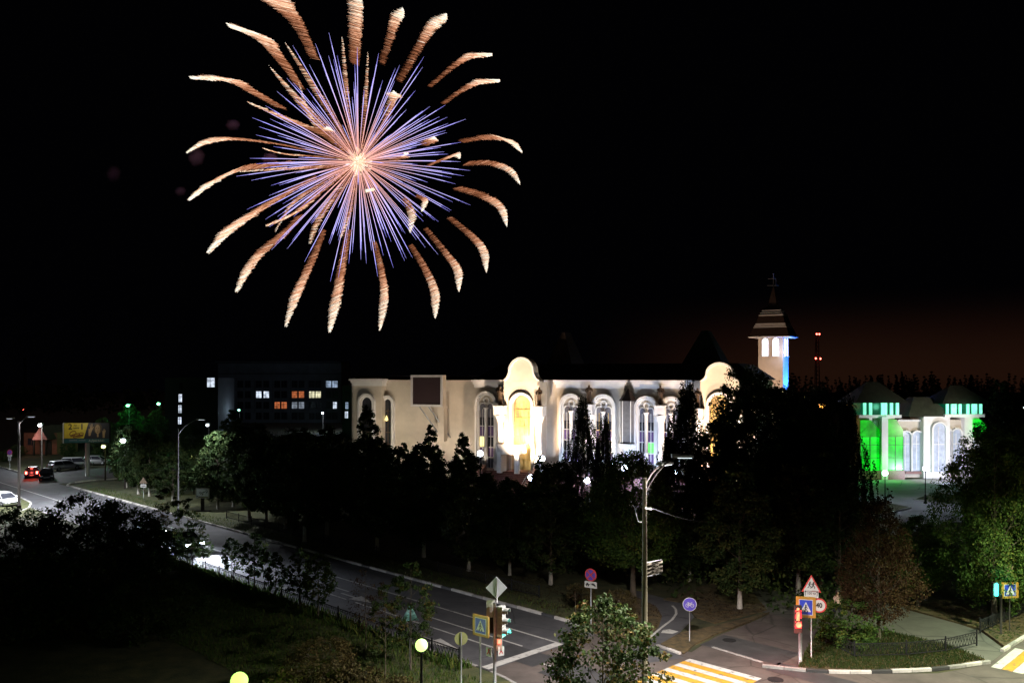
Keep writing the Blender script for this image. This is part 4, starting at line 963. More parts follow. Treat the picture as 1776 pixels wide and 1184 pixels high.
# weeping birch: hanging strings of small leaves
def birch_proto(key, h, seed, n=230, rmax=2.6, zlow=1.5):
    r = np.random.default_rng(seed); Vs = []; Ts = []
    cnt = 0; pts = []; tw_ = MB()
    for i in range(n):
        f = .35 + .65 * r.random(); a = r.uniform(0, 2 * PI); R0 = rmax * max(.12, math.sin(PI * min(.97, f * .78 + .12))) * (1.15 - f * .62) * math.sqrt(r.uniform(.25, 1))
        x, y, z = R0 * math.cos(a), R0 * math.sin(a), h * f + r.uniform(-.3, .3)
        L = min(z - zlow, r.uniform(1.2, 4.8)) ; m = int(L * 15); ph = r.uniform(0, 6)
        for j in range(m):
            q = j / m; pts.append((x + .22 * math.sin(ph + q * 3) + R0 * .12 * math.cos(a) * math.sqrt(q), y + .18 * math.cos(ph + q * 2.5) + R0 * .12 * math.sin(a) * math.sqrt(q), z - L * q)); Ts.append(min(1, .15 + .3 * (i % 7) / 7))
        if i % 2 == 0: tw_.tube([(x * .15, y * .15, z - .9), (x * .7, y * .7, z + .15), (x, y, z)], [.035, .02, .01], 3, caps=False)
        tw_.tube([(x, y, z), (x + R0 * .12 * math.cos(a), y + R0 * .12 * math.sin(a), z - L)], [.008, .004], 3, caps=False)
    C = np.array(pts); V, F, t = leaves(C, np.full(len(C), .13), 2, .15, seed + 2, droop=3.0, flat=1)
    t = np.clip(np.repeat(np.array(Ts), 2) + r.normal(0, .12, len(F)), 0, 1)
    tm = trunk_mesh('trunk', h * .96, .17, h * .3, h, rmax, seed, 16, barkm='birch_bark')
    me = bpy.data.meshes.new('branches'); me.from_pydata(tw_.v, [], tw_.f); me.materials.append(M['bark'])
    PROTO[key] = dict(crown=fast_mesh('crown', V, F, M['leaf_birch'], t), trunk=tm, white=me, h=h, wname='branches')
birch_proto('birch0', 12.5, 80); birch_proto('birch1', 11, 81, 190, 2.2)
def plant(key, loc, h, label, cat='tree', name='broadleaf_tree', group=None, rz=None, wide=1.0, z=0.0):
    p = PROTO[key]; s = h / p['h']
    t = thing(name, label, cat, (loc[0], loc[1], z), random.uniform(0, 6.28) if rz is None else rz, group)
    t.scale = (s * wide, s * wide, s)
    link('trunk', p['trunk'], t); c = link('crown', p['crown'], t)
    if p['white']: link(p.get('wname', 'whitewash'), p['white'], t)
    return t
def hh(px, ptop, Y): return H - (ptop - HY) * Y / K
def TR(key, px, pbase, ptop, label, **k):
    g = G(px, pbase); return plant(key, (g.x, g.y), hh(px, ptop, g.y), label, **k)
LN = 'whitewashed roadside trees beyond the main road'
VD = 'linden_tree'
# row along the far verge (trunks with white bases)
TR('linden0', 219, 847, 735, 'round dark tree just right of the billboard, white trunk foot on the grass', name=VD, group=LN)
TR('linden1', 240, 858, 745, 'dark tree with white trunk foot left of the pale street lamp pole', name=VD, group=LN)
TR('linden2', 259, 862, 752, 'dark tree standing right against the pale street lamp pole', name=VD, group=LN)
TR('linden0', 378, 884, 745, 'dark tree just right of the small white board', name=VD, group=LN)
TR('linden1', 432, 903, 742, 'dark tree with short white stem, first of three beside the far kerb', name=VD, group=LN)
TR('linden2', 462, 909, 758, 'dark tree with white stem, middle one of three beside the far kerb', name=VD, group=LN)
TR('linden0', 495, 918, 752, 'dark tree with white stem, third of three beside the far kerb', name=VD, group=LN)
TR('linden1', 528, 941, 748, 'dark tree with thin grey unpainted stem close to the far kerb', name=VD, group=LN)
TR('linden2', 567, 932, 742, 'black crowned tree set back behind the thin grey stemmed one', name=VD, group=LN)
TR('linden1', 654, 955, 758, 'dark tree with pale stem above the leafless roadside shrubs', name=VD, group=LN)
TR('linden0', 735, 968, 768, 'dark tree behind the bent grass verge before the blank wall', name=VD, group=LN)
TR('linden2', 813, 992, 788, 'dark tree with a white patch on its stem left of the diamond sign', name=VD, group=LN)
TR('linden0', 884, 1000, 830, 'dark tree right behind the diamond sign', name=VD, group=LN)
TR('linden1', 955, 1016, 806, 'dark tree with thick whitewashed trunk between diamond sign and no stopping sign', name=VD, group=LN)
TR('near', 1098, 1038, 786, 'broad leafy tree rising behind the tall lamp post with banner', name=VD)
TR('linden2', 1283, 1056, 812, 'dark tree with pale stem just right of the bicycle sign', name=VD, group=LN)
TR('linden0', 1196, 1008, 838, 'low dark tree between lamp post and bicycle sign', name=VD, group=LN)
# filler trees closing the gaps of the park
FT = 'filler trees making up the dark park mass'
for i, (px, pb, pt, ky, lb) in enumerate((
    (300, 872, 760, 'linden1', 'black tree between the lamp post and the white board'), (405, 880, 752, 'linden2', 'black tree right of the white board, second row'), (478, 890, 762, 'big1', 'broad black crown behind the three white stemmed trees'),
    (548, 900, 770, 'linden0', 'black tree behind the grey stemmed tree'), (615, 905, 765, 'big2', 'broad black crown left of the two bare verge stems'), (680, 915, 778, 'big0', 'broad black crown below the left end of the blank wall'),
    (770, 925, 800, 'big1', 'broad black crown below the screen tree'), (845, 930, 822, 'linden1', 'black tree left of the red stairs, front row'), (915, 945, 840, 'big2', 'broad black crown behind the diamond sign tree'),
    (985, 958, 842, 'linden0', 'black tree behind the whitewashed thick trunk'), (1050, 965, 840, 'big0', 'broad black crown left of the tall leafy tree'), (1140, 955, 850, 'linden2', 'black tree right behind the tall lamp post'),
    (1225, 985, 832, 'big1', 'broad black crown above the bicycle sign'), (1300, 1010, 800, 'big0', 'broad black crown left of the red signal, back row'), (1385, 1030, 800, 'linden0', 'black tree above the sign cluster'), (1455, 1040, 840, 'big2', 'broad black crown left behind the brown tree'))):
    TR(ky, px, pb, pt, lb, group=FT, wide=1.08)
# second depth: park trees before the facade
BK = 'dark park trees before the facade'
TR('cone0', 637, 872, 700, 'pointed tree before the left wing windows', name='pointed_tree', group=BK)
TR('cone1', 746, 880, 737, 'pointed dark tree below the big square screen', name='pointed_tree', group=BK)
TR('cone0', 803, 884, 748, 'pointed dark tree between the screen and the bright portal', name='pointed_tree', group=BK)
TR('cone1', 700, 890, 768, 'low dark tree left of the tree below the screen', name='pointed_tree', group=BK)
TR('big0', 585, 885, 752, 'wide dark tree before the annex and left wing', group=BK)
TR('big1', 520, 880, 742, 'wide dark tree below the right half of the hospital windows', group=BK)
TR('big2', 440, 874, 735, 'wide dark tree below the left half of the hospital windows', group=BK)
TR('big0', 350, 866, 762, 'wide dark tree under the round yellow lamp', group=BK)
TR('cone1', 936, 900, 790, 'small dark tree hiding the foot of the bright portal', name='pointed_tree', group=BK)
TR('cone0', 880, 905, 825, 'low dark tree at the foot of the red granite stairs', name='pointed_tree', group=BK)
TR('linden1', 975, 915, 800, 'dark tree under the left middle arched window', group=BK)
TR('cone1', 1062, 905, 805, 'low dark tree under the second middle arched window', name='pointed_tree', group=BK)
TR('linden2', 1150, 920, 830, 'low dark tree below the right hand arched windows', group=BK)
TR('birch0', 1010, 900, 690, 'weeping birch hanging in front of the two middle arched windows', name='weeping_birch', wide=.95)
TR('birch1', 1048, 903, 715, 'slim weeping birch beside the larger one before the middle windows', name='weeping_birch', wide=.62)
TR('birch0', 1192, 928, 663, 'tall weeping birch hiding the right end of the facade', name='weeping_birch', wide=1.05)
TR('birch1', 1160, 925, 742, 'slim weeping birch left of the tall one at the facade end', name='weeping_birch', wide=.7)
DM = 'tall black trees between the facade and the pavilion'
TR('big1', 1294, 960, 640, 'tallest black tree covering the far portal, right half', group=DM, wide=.72)
TR('big2', 1330, 965, 668, 'black tree in front of the lower tower', group=DM, wide=.8)
TR('linden0', 1245, 935, 728, 'black tree before the foot of the far portal', group=DM)
TR('birch1', 1415, 930, 662, 'weeping birch whose thin top stands before the red lamp mast', name='weeping_birch')
TR('birch0', 1370, 955, 672, 'feathery tree whose thin top crosses the blue lit tower side', name='weeping_birch', wide=.9)
TR('birch0', 1470, 940, 690, 'weeping birch at the left edge of the green pavilion', name='weeping_birch', wide=1.0)
TR('big0', 1395, 985, 715, 'black tree before the orange park lamp', group=DM, wide=.85)
TR('linden1', 1345, 1000, 762, 'black tree behind the red pedestrian signal', group=DM)
TR('linden2', 1425, 1020, 778, 'black tree left of the brown leaved one', group=DM)
TR('brown', 1524, 1112, 868, 'brown leaved autumn tree behind the corner lawn bush', name='maple_tree', wide=.88)
TR('near', 1592, 1052, 896, 'green young tree right of the brown leaved tree', name='young_tree', wide=1.0)
TR('right', 1724, 1078, 745, 'large bright green leafy tree at the right edge', name='leafy_tree', wide=.74)
TR('big2', 1728, 1010, 770, 'dark tree right behind the bright green leafy one', group=DM, wide=.62)
TR('right', 1790, 1065, 735, 'tall green tree cut by the right edge of the picture', name='leafy_tree', wide=.9)
TR('linden1', 1750, 900, 690, 'dark tree standing beside the right end of the pavilion', name=VD)
TR('topiary0', 1541, 905, 846, 'little clipped tree with brown cloud of leaves in the plaza')
TR('poplar0', 1735, 850, 660, 'tall dark poplar far behind the right end of the pavilion', name='poplar_tree')
# left edge, lit by green lamps
TR('linden0', 225, 790, 700, 'green lit tree under the left green lamp', name='green_lit_tree')
TR('linden1', 272, 792, 708, 'green lit tree under the right green lamp', name='green_lit_tree')
TR('big1', 180, 800, 725, 'dark tree right behind the billboard'); TR('big2', 330, 800, 735, 'dark tree below the stairwell windows')
TR('linden2', 402, 800, 712, 'tree beside the green lamp before the hospital')
TR('bushd', 30, 792, 772, 'green shrub beside the small brick house', cat='shrub', name='shrub'); TR('bushd', 8, 800, 780, 'dark shrub behind the no parking sign', cat='shrub', name='shrub')
TR('linden0', 118, 800, 752, 'dark tree behind the parked silver cars')
# foreground: saplings by the near fence
SG = 'saplings along the near iron fence'
for px, pb, pt, ky, lb in ((352, 985, 925, 0, 'sapling left of all those by the road, beside the headlamps'), (402, 1012, 934, 1, 'second small dark sapling by the fence, leaning left'), (441, 1030, 926, 2, 'bushy dark sapling before the brightest stretch of road'),
                           (478, 1046, 962, 3, 'short sapling with a bare lower stem by the fence'), (520, 1060, 956, 0, 'small sapling left of the tallest one'), (552, 1078, 962, 1, 'tallest dark sapling of the fence row')):
    g = G(px, pb); plant('sapling%d' % ky, (g.x, g.y), hh(px, pt, g.y), lb, name='sapling', cat='sapling', group=SG, z=.1, wide=1.25)
g = G(325, 985); plant('lime0', (g.x, g.y), hh(325, 862, g.y), 'narrow dark tree in front of the lit car', name='young_tree', wide=.9)
g = G(290, 978); plant('lime0', (g.x, g.y), hh(290, 845, g.y), 'narrow dark tree left of the lit car', name='young_tree', wide=1.0)
g = G(635, 1130); plant('bare0', (g.x, g.y), hh(635, 985, g.y), 'nearly bare young tree with few brown leaves by the fence', name='young_tree', z=.1)
g = G(712, 1165); plant('lime0', (g.x, g.y), hh(712, 975, g.y), 'slender yellow green tree above the globe lamp', name='young_tree', z=.1, wide=1.0)
g = G(668, 1180); plant('lime0', (g.x, g.y), hh(668, 1015, g.y), 'slender green tree left of the yellow green one', name='young_tree', z=.1, wide=.9)
g = G(1045, 1300); plant('maple0', (g.x, g.y), hh(1045, 1030, g.y), 'young maple with turning leaves in the foreground before the zebra crossing', name='maple_tree', wide=1.0)
SH = 'brown shrubs along the bottom edge'
for px, pb, h, lb in ((600, 1290, 2.9, 'brown leaved shrub left of the globe lamp'), (540, 1310, 3.2, 'brown shrub in the bottom middle, left one'), (665, 1330, 3.0, 'brown shrub just below the slender trees'), (560, 1200, 2.3, 'brown shrub on the dark lawn behind the others')):
    g = G(px, pb); plant('bushb', (g.x, g.y), h, lb, cat='shrub', name='shrub', group=SH)
DS = 'black shrubs of the bottom left corner'
for px, pb, pt, lb in ((150, 960, 862, 'ragged dark shrub with branches reaching over the left road'), (215, 985, 885, 'dark shrub right of the ragged one'), (255, 1000, 918, 'dark shrub left of the lit car'), (60, 965, 900, 'dark shrub under the white car'),
                       (10, 980, 885, 'dark shrub at the left edge below the white car'), (130, 1090, 960, 'black shrub mass in the lower left'), (250, 1110, 1000, 'black shrub below the lit car'), (20, 1110, 960, 'black shrub at the lower left edge')):
    g = G(px, pb); plant('bushd', (g.x, g.y), hh(px, pt, g.y), lb, cat='shrub', name='shrub', group=DS, wide=1.1)
g = G(1470, 1122); plant('bush0', (g.x, g.y), 2.3, 'grey green bush on the corner lawn behind the low fence', cat='bush', name='bush', wide=1.25)
g = G(1436, 1112); plant('bush0', (g.x, g.y), 1.35, 'smaller bush left of the grey green one beside the sign pole', cat='bush', name='bush', wide=1.1)
g = G(1738, 1072); plant('bush0', (g.x, g.y), 2.0, 'small bush between the two right hand sign poles', cat='bush', name='bush', wide=.8)
g = G(1072, 1068); plant('bushb', (g.x, g.y), 1.5, 'brown low bush on the leafy lawn behind the maple', cat='bush', name='bush')
g = G(1010, 1052); plant('bushb', (g.x, g.y), 1.4, 'brown low bush left of the no stopping sign', cat='bush', name='bush')
g = G(998, 1070); plant('topiary0', (g.x, g.y), 1.7, 'small round black topped shrub by the far kerb', cat='bush', name='bush')
# far-off wood along the skyline: one mass
r_ = np.random.default_rng(5); cs = []; rs = []
for i in range(760):
    X = r_.uniform(60, 420); Y = r_.uniform(300, 380); hgt = 11.2 + 2.2 * math.sin(X * .11) * math.sin(X * .037) + r_.uniform(-2.5, 2.6) * (1 if i % 4 else 1.35)
    for j in range(13): cs.append((X + r_.normal(0, .15), Y + r_.normal(0, .15), hgt * (j + .6) / 13)); rs.append(2.5 - .175 * j)
V, F, t = leaves(cs, rs, 9, .85, 6)
o = link('far_wood', fast_mesh('far_wood', V, F, M['leaf_dark'], t)); o['kind'] = 'stuff'; o['label'] = 'black wood along the skyline on the right'
cs = []; rs = []
for i in range(420):
    X = r_.uniform(-420, 40); Y = r_.uniform(300, 380); hgt = 9 + 2 * math.sin(X * .09) + r_.uniform(-1.5, 1)
    for j in range(4): cs.append((X + r_.normal(0, 1), Y + r_.normal(0, 1), hgt * (j + .6) / 4.2)); rs.append(3.0 - .5 * j)
V, F, t = leaves(cs, rs, 9, 1.6, 7)
o = link('far_wood', fast_mesh('far_wood', V, F, M['leaf_dark'], t)); o['kind'] = 'stuff'; o['label'] = 'black wood behind the hospital'
cs = []; rs = []
for i in range(1500):
    s_ = r_.uniform(-112, -20); t_ = r_.uniform(45, 66)
    p = ST(s_, t_)
    if p.x > 12 and t_ < 47: continue
    cs.append((p.x, p.y, r_.uniform(.3, 1.5))); rs.append(r_.uniform(.7, 1.3))
V, F, t = leaves(cs, rs, 26, .26, 9)
o = link('undergrowth', fast_mesh('undergrowth', V, F, M['leaf_dark'], t)); o['kind'] = 'stuff'; o['label'] = 'dark undergrowth beneath the park trees'
# grass blades near the fence and kerbs, fallen leaves
def in_poly(x, y, poly):
    c = np.zeros(len(x), bool); n = len(poly); j = n - 1
    for i in range(n):
        xi, yi, xj, yj = poly[i][0], poly[i][1], poly[j][0], poly[j][1]
        c ^= ((yi > y) != (yj > y)) & (x < (xj - xi) * (y - yi) / (yj - yi + 1e-12) + xi); j = i
    return c
def scatter(name, poly, n, size, m, seed, z=.11, blade=True, label=''):
    r = np.random.default_rng(seed); xs = [p[0] for p in poly]; ys = [p[1] for p in poly]
    x = r.uniform(min(xs), max(xs), n * 3); y = r.uniform(min(ys), max(ys), n * 3); k_ = in_poly(x, y, poly); x, y = x[k_][:n], y[k_][:n]; n = len(x)
    a = r.uniform(0, 2 * PI, n); s = size * r.uniform(.5, 1.4, n); dx, dy = np.cos(a), np.sin(a)
    if blade:
        w = s * .12; lx, ly = r.normal(0, .35, n) * s, r.normal(0, .35, n) * s
        A = np.stack([x - dx * w, y - dy * w, np.full(n, z)], 1); B = np.stack([x + dx * w, y + dy * w, np.full(n, z)], 1)
        C = np.stack([x + lx + dx * w * .3, y + ly + dy * w * .3, z + s], 1); D = np.stack([x + lx - dx * w * .3, y + ly - dy * w * .3, z + s], 1)
    else:
        q = s * .5; zz = z + r.uniform(.005, .04, n)
        A = np.stack([x - dx * q, y - dy * q, zz], 1); B = np.stack([x - dy * q * .7, y + dx * q * .7, zz + r.normal(0, .01, n)], 1)
        C = np.stack([x + dx * q, y + dy * q, zz + s * .15], 1); D = np.stack([x + dy * q * .7, y - dx * q * .7, zz + r.normal(0, .01, n)], 1)
    V = np.stack([A, B, C, D], 1).reshape(-1, 3)
    o = link(name, fast_mesh(name, V, np.arange(len(V)).reshape(-1, 4), M[m], np.clip(r.normal(.45, .25, n), 0, 1))); o['kind'] = 'stuff'; o['label'] = label
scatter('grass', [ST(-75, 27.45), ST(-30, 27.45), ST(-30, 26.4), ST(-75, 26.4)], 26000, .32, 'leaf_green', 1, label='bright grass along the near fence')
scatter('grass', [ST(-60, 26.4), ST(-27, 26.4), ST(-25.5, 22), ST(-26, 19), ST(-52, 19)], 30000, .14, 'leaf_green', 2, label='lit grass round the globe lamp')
scatter('grass', [ST(-110, 36.6), ST(-33, 36.6), ST(-33, 38.6), ST(-110, 38.6)], 30000, .13, 'leaf_green', 3, label='grass strip along the far kerb')
scatter('grass', isl, 15000, .12, 'leaf_maple', 4, label='grass of the corner lawn')
scatter('fallen_leaves', isl, 1800, .10, 'leaf_fallen' if 'leaf_fallen' in M else 'leaf_maple', 5, z=.14, blade=False, label='fallen yellow leaves on the corner lawn')
scatter('fallen_leaves', PX((1030, 1098), (1090, 1118), (1119, 1112), (1142, 1088), (1148, 1070), (1138, 1054), (1110, 1040), (1060, 1026), (900, 1000), (700, 950), (760, 975)), 4200, .12, 'leaf_brown', 6, z=.12, blade=False, label='fallen brown leaves under the verge trees')
scatter('fallen_leaves', PX((1570, 1056), (1650, 1044), (1790, 1040), (1790, 1090), (1744, 1120), (1700, 1092)), 1700, .12, 'leaf_maple', 7, z=.12, blade=False, label='fallen leaves on the right lawn')
scatter('fallen_leaves', PX((1190, 1048), (1206, 1068), (1240, 1078), (1330, 1058), (1300, 1024), (1240, 1020)), 900, .12, 'leaf_brown', 8, z=.06, blade=False, label='fallen leaves under the dark trees by the bicycle sign')
# ------------------------------------------------------------------ fences
def fence(pts, name, label, h=.75, L=2.0, rings=True, posts2=False):
    t = thing(name, label, 'fence', pts[0])
    o0 = Vector(pts[0]); o0.z = 0
    for a, b in zip(pts, pts[1:]):
        a, b = Vector(a), Vector(b); n = max(1, round((b - a).length / L)); d = (b - a) / n; az = math.atan2(d.y, d.x); Lp = d.length
        ms = {}
        p = MB(); p.box((0, 0, h / 2 + .03), (.06, .06, h + .08)); p.lathe([(.03, h + .07), (.045, h + .1), (.0, h + .15)], n=6); ms['post'] = p
        p = MB(); p.box((Lp / 2, 0, h - .02), (Lp - .07, .035, .04)); ms['top_rail'] = p
        p = MB(); p.box((Lp / 2, 0, .14), (Lp - .07, .035, .04)); ms['bottom_rail'] = p
        p = MB(); m_ = max(4, int(Lp / .22))
        for i in range(m_):
            x = (i + .5) * Lp / m_; w = Lp / m_ * .48; z0, z1 = .16, h - .04
            p.tube([(x - w, 0, z0), (x - w * .2, 0, (z0 + z1) / 2), (x - w, 0, z1)], .013, 4, caps=False); p.tube([(x + w, 0, z0), (x + w * .2, 0, (z0 + z1) / 2), (x + w, 0, z1)], .013, 4, caps=False)
            if rings: p.tube([(x + w * .55 * math.cos(q), 0, z1 - .16 + .12 * math.sin(q)) for q in [2 * PI * j / 8 for j in range(9)]], .012, 4, caps=False)
        ms['lattice'] = p
        me = {}
        for k_, p in ms.items():
            me_ = bpy.data.meshes.new(k_); me_.from_pydata(p.v, [], p.f); me_.materials.append(M['iron']); me[k_] = me_
        for i in range(n + 1):
            base = a + d * i - o0
            for k_ in (('post', 'top_rail', 'bottom_rail', 'lattice') if i < n else ('post',)):
                o = link(k_, me[k_], t, (base.x, base.y, 0)); o.rotation_euler = (0, 0, az)
    t.location = (o0.x, o0.y, .1); return t
fence([ST(-80, 27.05), ST(-30.6, 27.05)], 'iron_fence', 'long low black iron fence between near grass and road', .8, 2.1)
fence(PX((1385, 1140), (1432, 1118), (1482, 1144)) [1:] + PX((1572, 1142), (1640, 1135), (1694, 1122)), 'iron_fence', 'low iron fence with rings on the corner lawn', .72, 1.9)
fence(PX((1700, 1100), (1742, 1082), (1800, 1056)), 'iron_fence', 'low dark fence on the right lawn behind the green signal', .7, 1.8)
fence([ST(-78, 38.9), ST(-36.5, 38.9)], 'iron_fence', 'low dim fence on the far verge under the trees', .7, 2.4, rings=False)
fence(PX((1040, 1064), (1070, 1080), (1100, 1102)), 'iron_fence', 'short low fence on the leafy lawn behind the maple', .6, 1.6, rings=False)
# ------------------------------------------------------------------ street lamps and garden lamps
def street_lamp(loc, h, label, arms, m='steel', r=.11, power=900, name='street_lamp', spot=154, col=(.92, .94, 1.0)):
    t = thing(name, label, 'street lamp', loc)
    p = MB(); p.tube([(0, 0, 0), (0, 0, h * .55), (0, 0, h)], [r, r * .85, r * .55], 10); p.tube([(0, 0, 0), (0, 0, .5)], r * 1.5, 10); p.build('pole', M[m], t)
    for (ax, ay, rise) in arms:
        a = MB(); L = math.hypot(ax, ay); ux, uy = ax / L, ay / L
        pts = [(0, 0, h - .7 * rise)] + [(ux * L * f, uy * L * f, h - .7 * rise + (rise + .7 * rise) * (1 - (1 - f) ** 2.2)) for f in (.12, .3, .5, .72, .9)]
        a.tube(pts, .032, 6); a.build('arm', M['dark_pole'] if m == 'conc_pole' else M[m], t)
        e = Vector((ax, ay, h + rise)); az = math.atan2(ay, ax)
        b = MB(); b.box(e - Vector((ux, uy, 0)) * .1, (.85, .26, .09), az); b.box(e - Vector((ux * .35, uy * .35, -.05)), (.35, .2, .08), az); hd = b.build('lamp_head', M['signal_housing'], t)
        b = MB(); b.box(e - Vector((ux * .02, uy * .02, .058)), (.55, .2, .02), az); b.build('led_panel', M['lamp_led'], hd)
        if power: lamp('lamp_light', e + Vector((0, 0, -.13)), power, col, .12, t, spot, e + Vector((0, 0, -5)), .6)
    return t
lp = G(1118, 1275)
tl = street_lamp((lp.x, lp.y, 0), 10.0, 'tall olive concrete lamp post with two arms and wire framed banner', [(1.55, -.1, .85), (1.05, 1.1, .45)], 'conc_pole', .13, 7500, col=(1.0, .90, .86))
k_ = lp.y / K
for z_, w in ((H - (976 - HY) * k_, .85), (H - (1000 - HY) * k_, .85)):
    b = MB(); b.tube([(0, 0, z_), (w * .85, .25, z_ + .08)], .014, 6); b.build('banner_rod', M['slate'], tl)
za, zb = H - (1000 - HY) * k_, H - (976 - HY) * k_
M['banner'] = mat('faded_banner', (.06, .05, .035), .85, .5, 2.2, .2, tint=(.11, .10, .07))
b = MB(); n = 9
vs = [(x * .72 + .02, .03 + x * .21 + .03 * math.sin(x * 9 + z * 3), za + .05 + x * .07 + (zb - za - .08) * z / 6) for z in range(7) for x in [i / 8 for i in range(n)]]
b.add(vs, [(i * n + j, i * n + j + 1, (i + 1) * n + j + 1, (i + 1) * n + j) for i in range(6) for j in range(n - 1)]); b.build('banner', M['banner'], tl)
b = MB()
for i in range(9):
    zz = za + .08 + i * (zb - za - .12) / 8; b.tube([(.36, .11, zz), (.55, .17, zz + .02), (.74, .235, zz + .07)], .006, 3)
b.build('banner_cord', M['banner'], tl)
b = MB(); b.tube([(-.12, 0, 8.28), (-.26, -.05, 8.33), (-.33, -.05, 8.6), (-.38, 0, 8.85), (-.46, 0, 8.95)], .018, 5); b.build('loose_wire', M['kerb_pale'], tl)
b = MB(); b.tube([(.0, -.15, 8.85), (.25, -.15, 8.8)], .04, 5); b.build('wire_bracket', M['kerb_pale'], tl)
# service cable from the post to the trees
A_ = Vector((lp.x + .2, lp.y, 8.85)); B_ = P(1228, 905, 44); C_ = P(1300, 912, 56)
b = MB(); b.tube([A_.lerp(B_, f) - Vector((0, 0, .12 * math.sin(PI * f))) for f in [i / 8 for i in range(9)]], .010, 5)
tag(b.build('overhead_cable', M['iron']), 'thin white overhead cable running right from the tall lamp post', 'cable')
g = ST(-85, 37.2); street_lamp((g.x, g.y, 0), 8.6, 'slim pale lamp post with one arm rising from the dark trees on the left', [(2.3, .2, .9)], 'slate', .09, 3600)
g = G(33, 884); street_lamp((g.x, g.y, 0), 9.2, 'dark lamp post on the small grass corner at the left', [(1.3, 0, .5), (-1.1, .2, .3)], 'dark_pole', .15, 9000)
g = ST(-24, 0); g = Vector((19.5, 25.0, 0)); street_lamp((g.x, g.y, 0), 9.0, 'street lamp just outside the picture at the lower right', [(-1.5, 1.5, .6)], 'steel', .11, 13500, col=(1.0, .95, .80))
street_lamp((2.5, 9.5, 0), 8.6, 'street lamp below the picture on the near pavement', [(-.6, 1.0, .5)], 'steel', .11, 8000, col=(.95, .97, 1.0))
g = Vector((29.5, 38, 0)); street_lamp((g.x, g.y, 0), 9.0, 'street lamp just outside the picture beside the right hand trees', [(-1.5, 1.2, .6)], 'steel', .11, 10500, col=(.92, 1.0, .66))
def park_lamp(loc, h, label, power, m='globe_white', col=(.80, .86, 1.0), r=.31, group='white globe lamps round the plaza', name='garden_lamp'):
    t = thing(name, label, 'garden lamp', loc, 0, group)
    p = MB(); p.lathe([(.20, 0), (.20, .12), (.12, .2), (.10, .9), (.05, 1.0), (.045, h - r - .12), (.09, h - r - .08), (.1, h - r)], n=10); p.build('pole', M['iron'], t)
    b = MB(); n = 9; b.lathe([(r * math.sin(PI * (i + .001) / n), h - r * math.cos(PI * i / n)) for i in range(n + 1)], n=16); b.build('globe', M[m], t)
    lamp('globe_light', (0, 0, h), power, col, r * 1.02, t).data.shadow_soft_size = r * 1.05
    return t
def PLm(px, py, h, label, power=160, **k):
    Y = (H - h) * K / (py - HY); return park_lamp(((px - CX) * Y / K, Y, 0), h, label, power, **k)
PLm(833, 786, 5.4, 'white globe lamp on the podium left of the entrance stairs', 320)
PLm(940, 795, 4.8, 'bright white globe lamp at the right foot of the portal', 420)
PLm(921, 828, 3.4, 'white globe lamp among dark leaves below the portal', 220)
PLm(1018, 833, 3.4, 'white globe lamp low under the left middle window', 160)
PLm(1083, 811, 4.2, 'white globe lamp under the hanging oriel', 420)
PLm(1170, 818, 3.4, 'large white globe lamp below the right arched windows', 260)
PLm(1063, 803, 4.6, 'small white lamp left of the one under the oriel', 80, r=.15)
PLm(1535, 820, 3.6, 'white plaza lamp before the white pavilion pier', 900, r=.27)
PLm(1605, 812, 3.8, 'white plaza lamp standing on the plaza lawn corner', 900, r=.27)
PLm(1390, 874, 3.4, 'bluish white lamp glimmering through the black trees', 160)
PLm(597, 791, 4.0, 'single white lamp in the dark trees left of the facade', 90, r=.2)
PLm(1765, 792, 5.0, 'white lamp among leaves at the right edge', 120, r=.2)
GG = 'yellow green globe lamps in the foreground'
PLm(731, 1118, 3.5, 'yellow green globe lamp beside the round sign back', 1500, m='globe_green', col=(.80, 1.0, .55), r=.245, group=GG)
PLm(415, 1180, 3.5, 'yellow green globe lamp cut by the bottom edge', 1100, m='globe_deep', col=(.38, 1.0, .10), r=.30, group=GG)
# lamps of the far left and the park
def far_lamp(px, py, h, label, m, col, power, r=.3, arm=0):
    Y = (H - h) * K / (py - HY) if h < 13 else 200
    t = thing('street_lamp', label, 'street lamp', ((px - CX) * Y / K, Y, 0))
    p = MB(); p.tube([(0, .25, 0), (0, .25, h - .2), (0, .1, h + .1)], [.12, .07, .05], 7); p.build('pole', M['dark_pole'], t)
    b = MB(); b.box((0, .05, h + .2), (.5, .6, .12)); b.build('lamp_head', M['signal_housing'], t)
    b = MB(); b.lathe([(r * math.sin(PI * (i + .001) / 6), -r * .8 * math.cos(PI * i / 6)) for i in range(7)], (0, -.25, h), 12); b.build('lamp_bulb', M[m], t)
    if power: lamp('bulb_light', (0, -1.3, h - .1), power, col, .2, t)
    return t
GR = (.12, 1.0, .30)
far_lamp(223, 703, 8.8, 'bright green lamp left one of the two above the billboard', 'lamp_green', GR, 500)
far_lamp(276, 700, 8.9, 'bright green lamp beside the stairwell block wall', 'lamp_green', GR, 500)
far_lamp(415, 711, 5.2, 'green white lamp in front of the hospital', 'lamp_green', (.62, .82, 1), 180)
far_lamp(560, 716, 4.6, 'added lamp hidden by leaves, brightening the right part of the hospital', 'lamp_led', (.62, .78, 1), 900)  # invented lamp, added so the hospital wall gets some light
far_lamp(361, 737, 7.0, 'bluish lamp low in the trees left of the hospital', 'lamp_led', (.7, .85, 1), 80, .25)
far_lamp(215, 764, 6.0, 'bluish double lamp right of the billboard', 'globe_white', (.7, .8, 1), 500, .3)
far_lamp(71, 737, 6.5, 'small white lamp above the gabled house', 'lamp_led', (.9, .95, 1), 2200, .3)
far_lamp(181, 774, 4.5, 'yellow lamp under the right end of the billboard', 'lamp_yellow', (.9, 1, .4), 60, .28)
y_l = far_lamp(335, 792, 4.5, 'round yellow green lamp hanging on a cable in the trees', 'lamp_yellow', (.85, 1, .3), 60, .22)
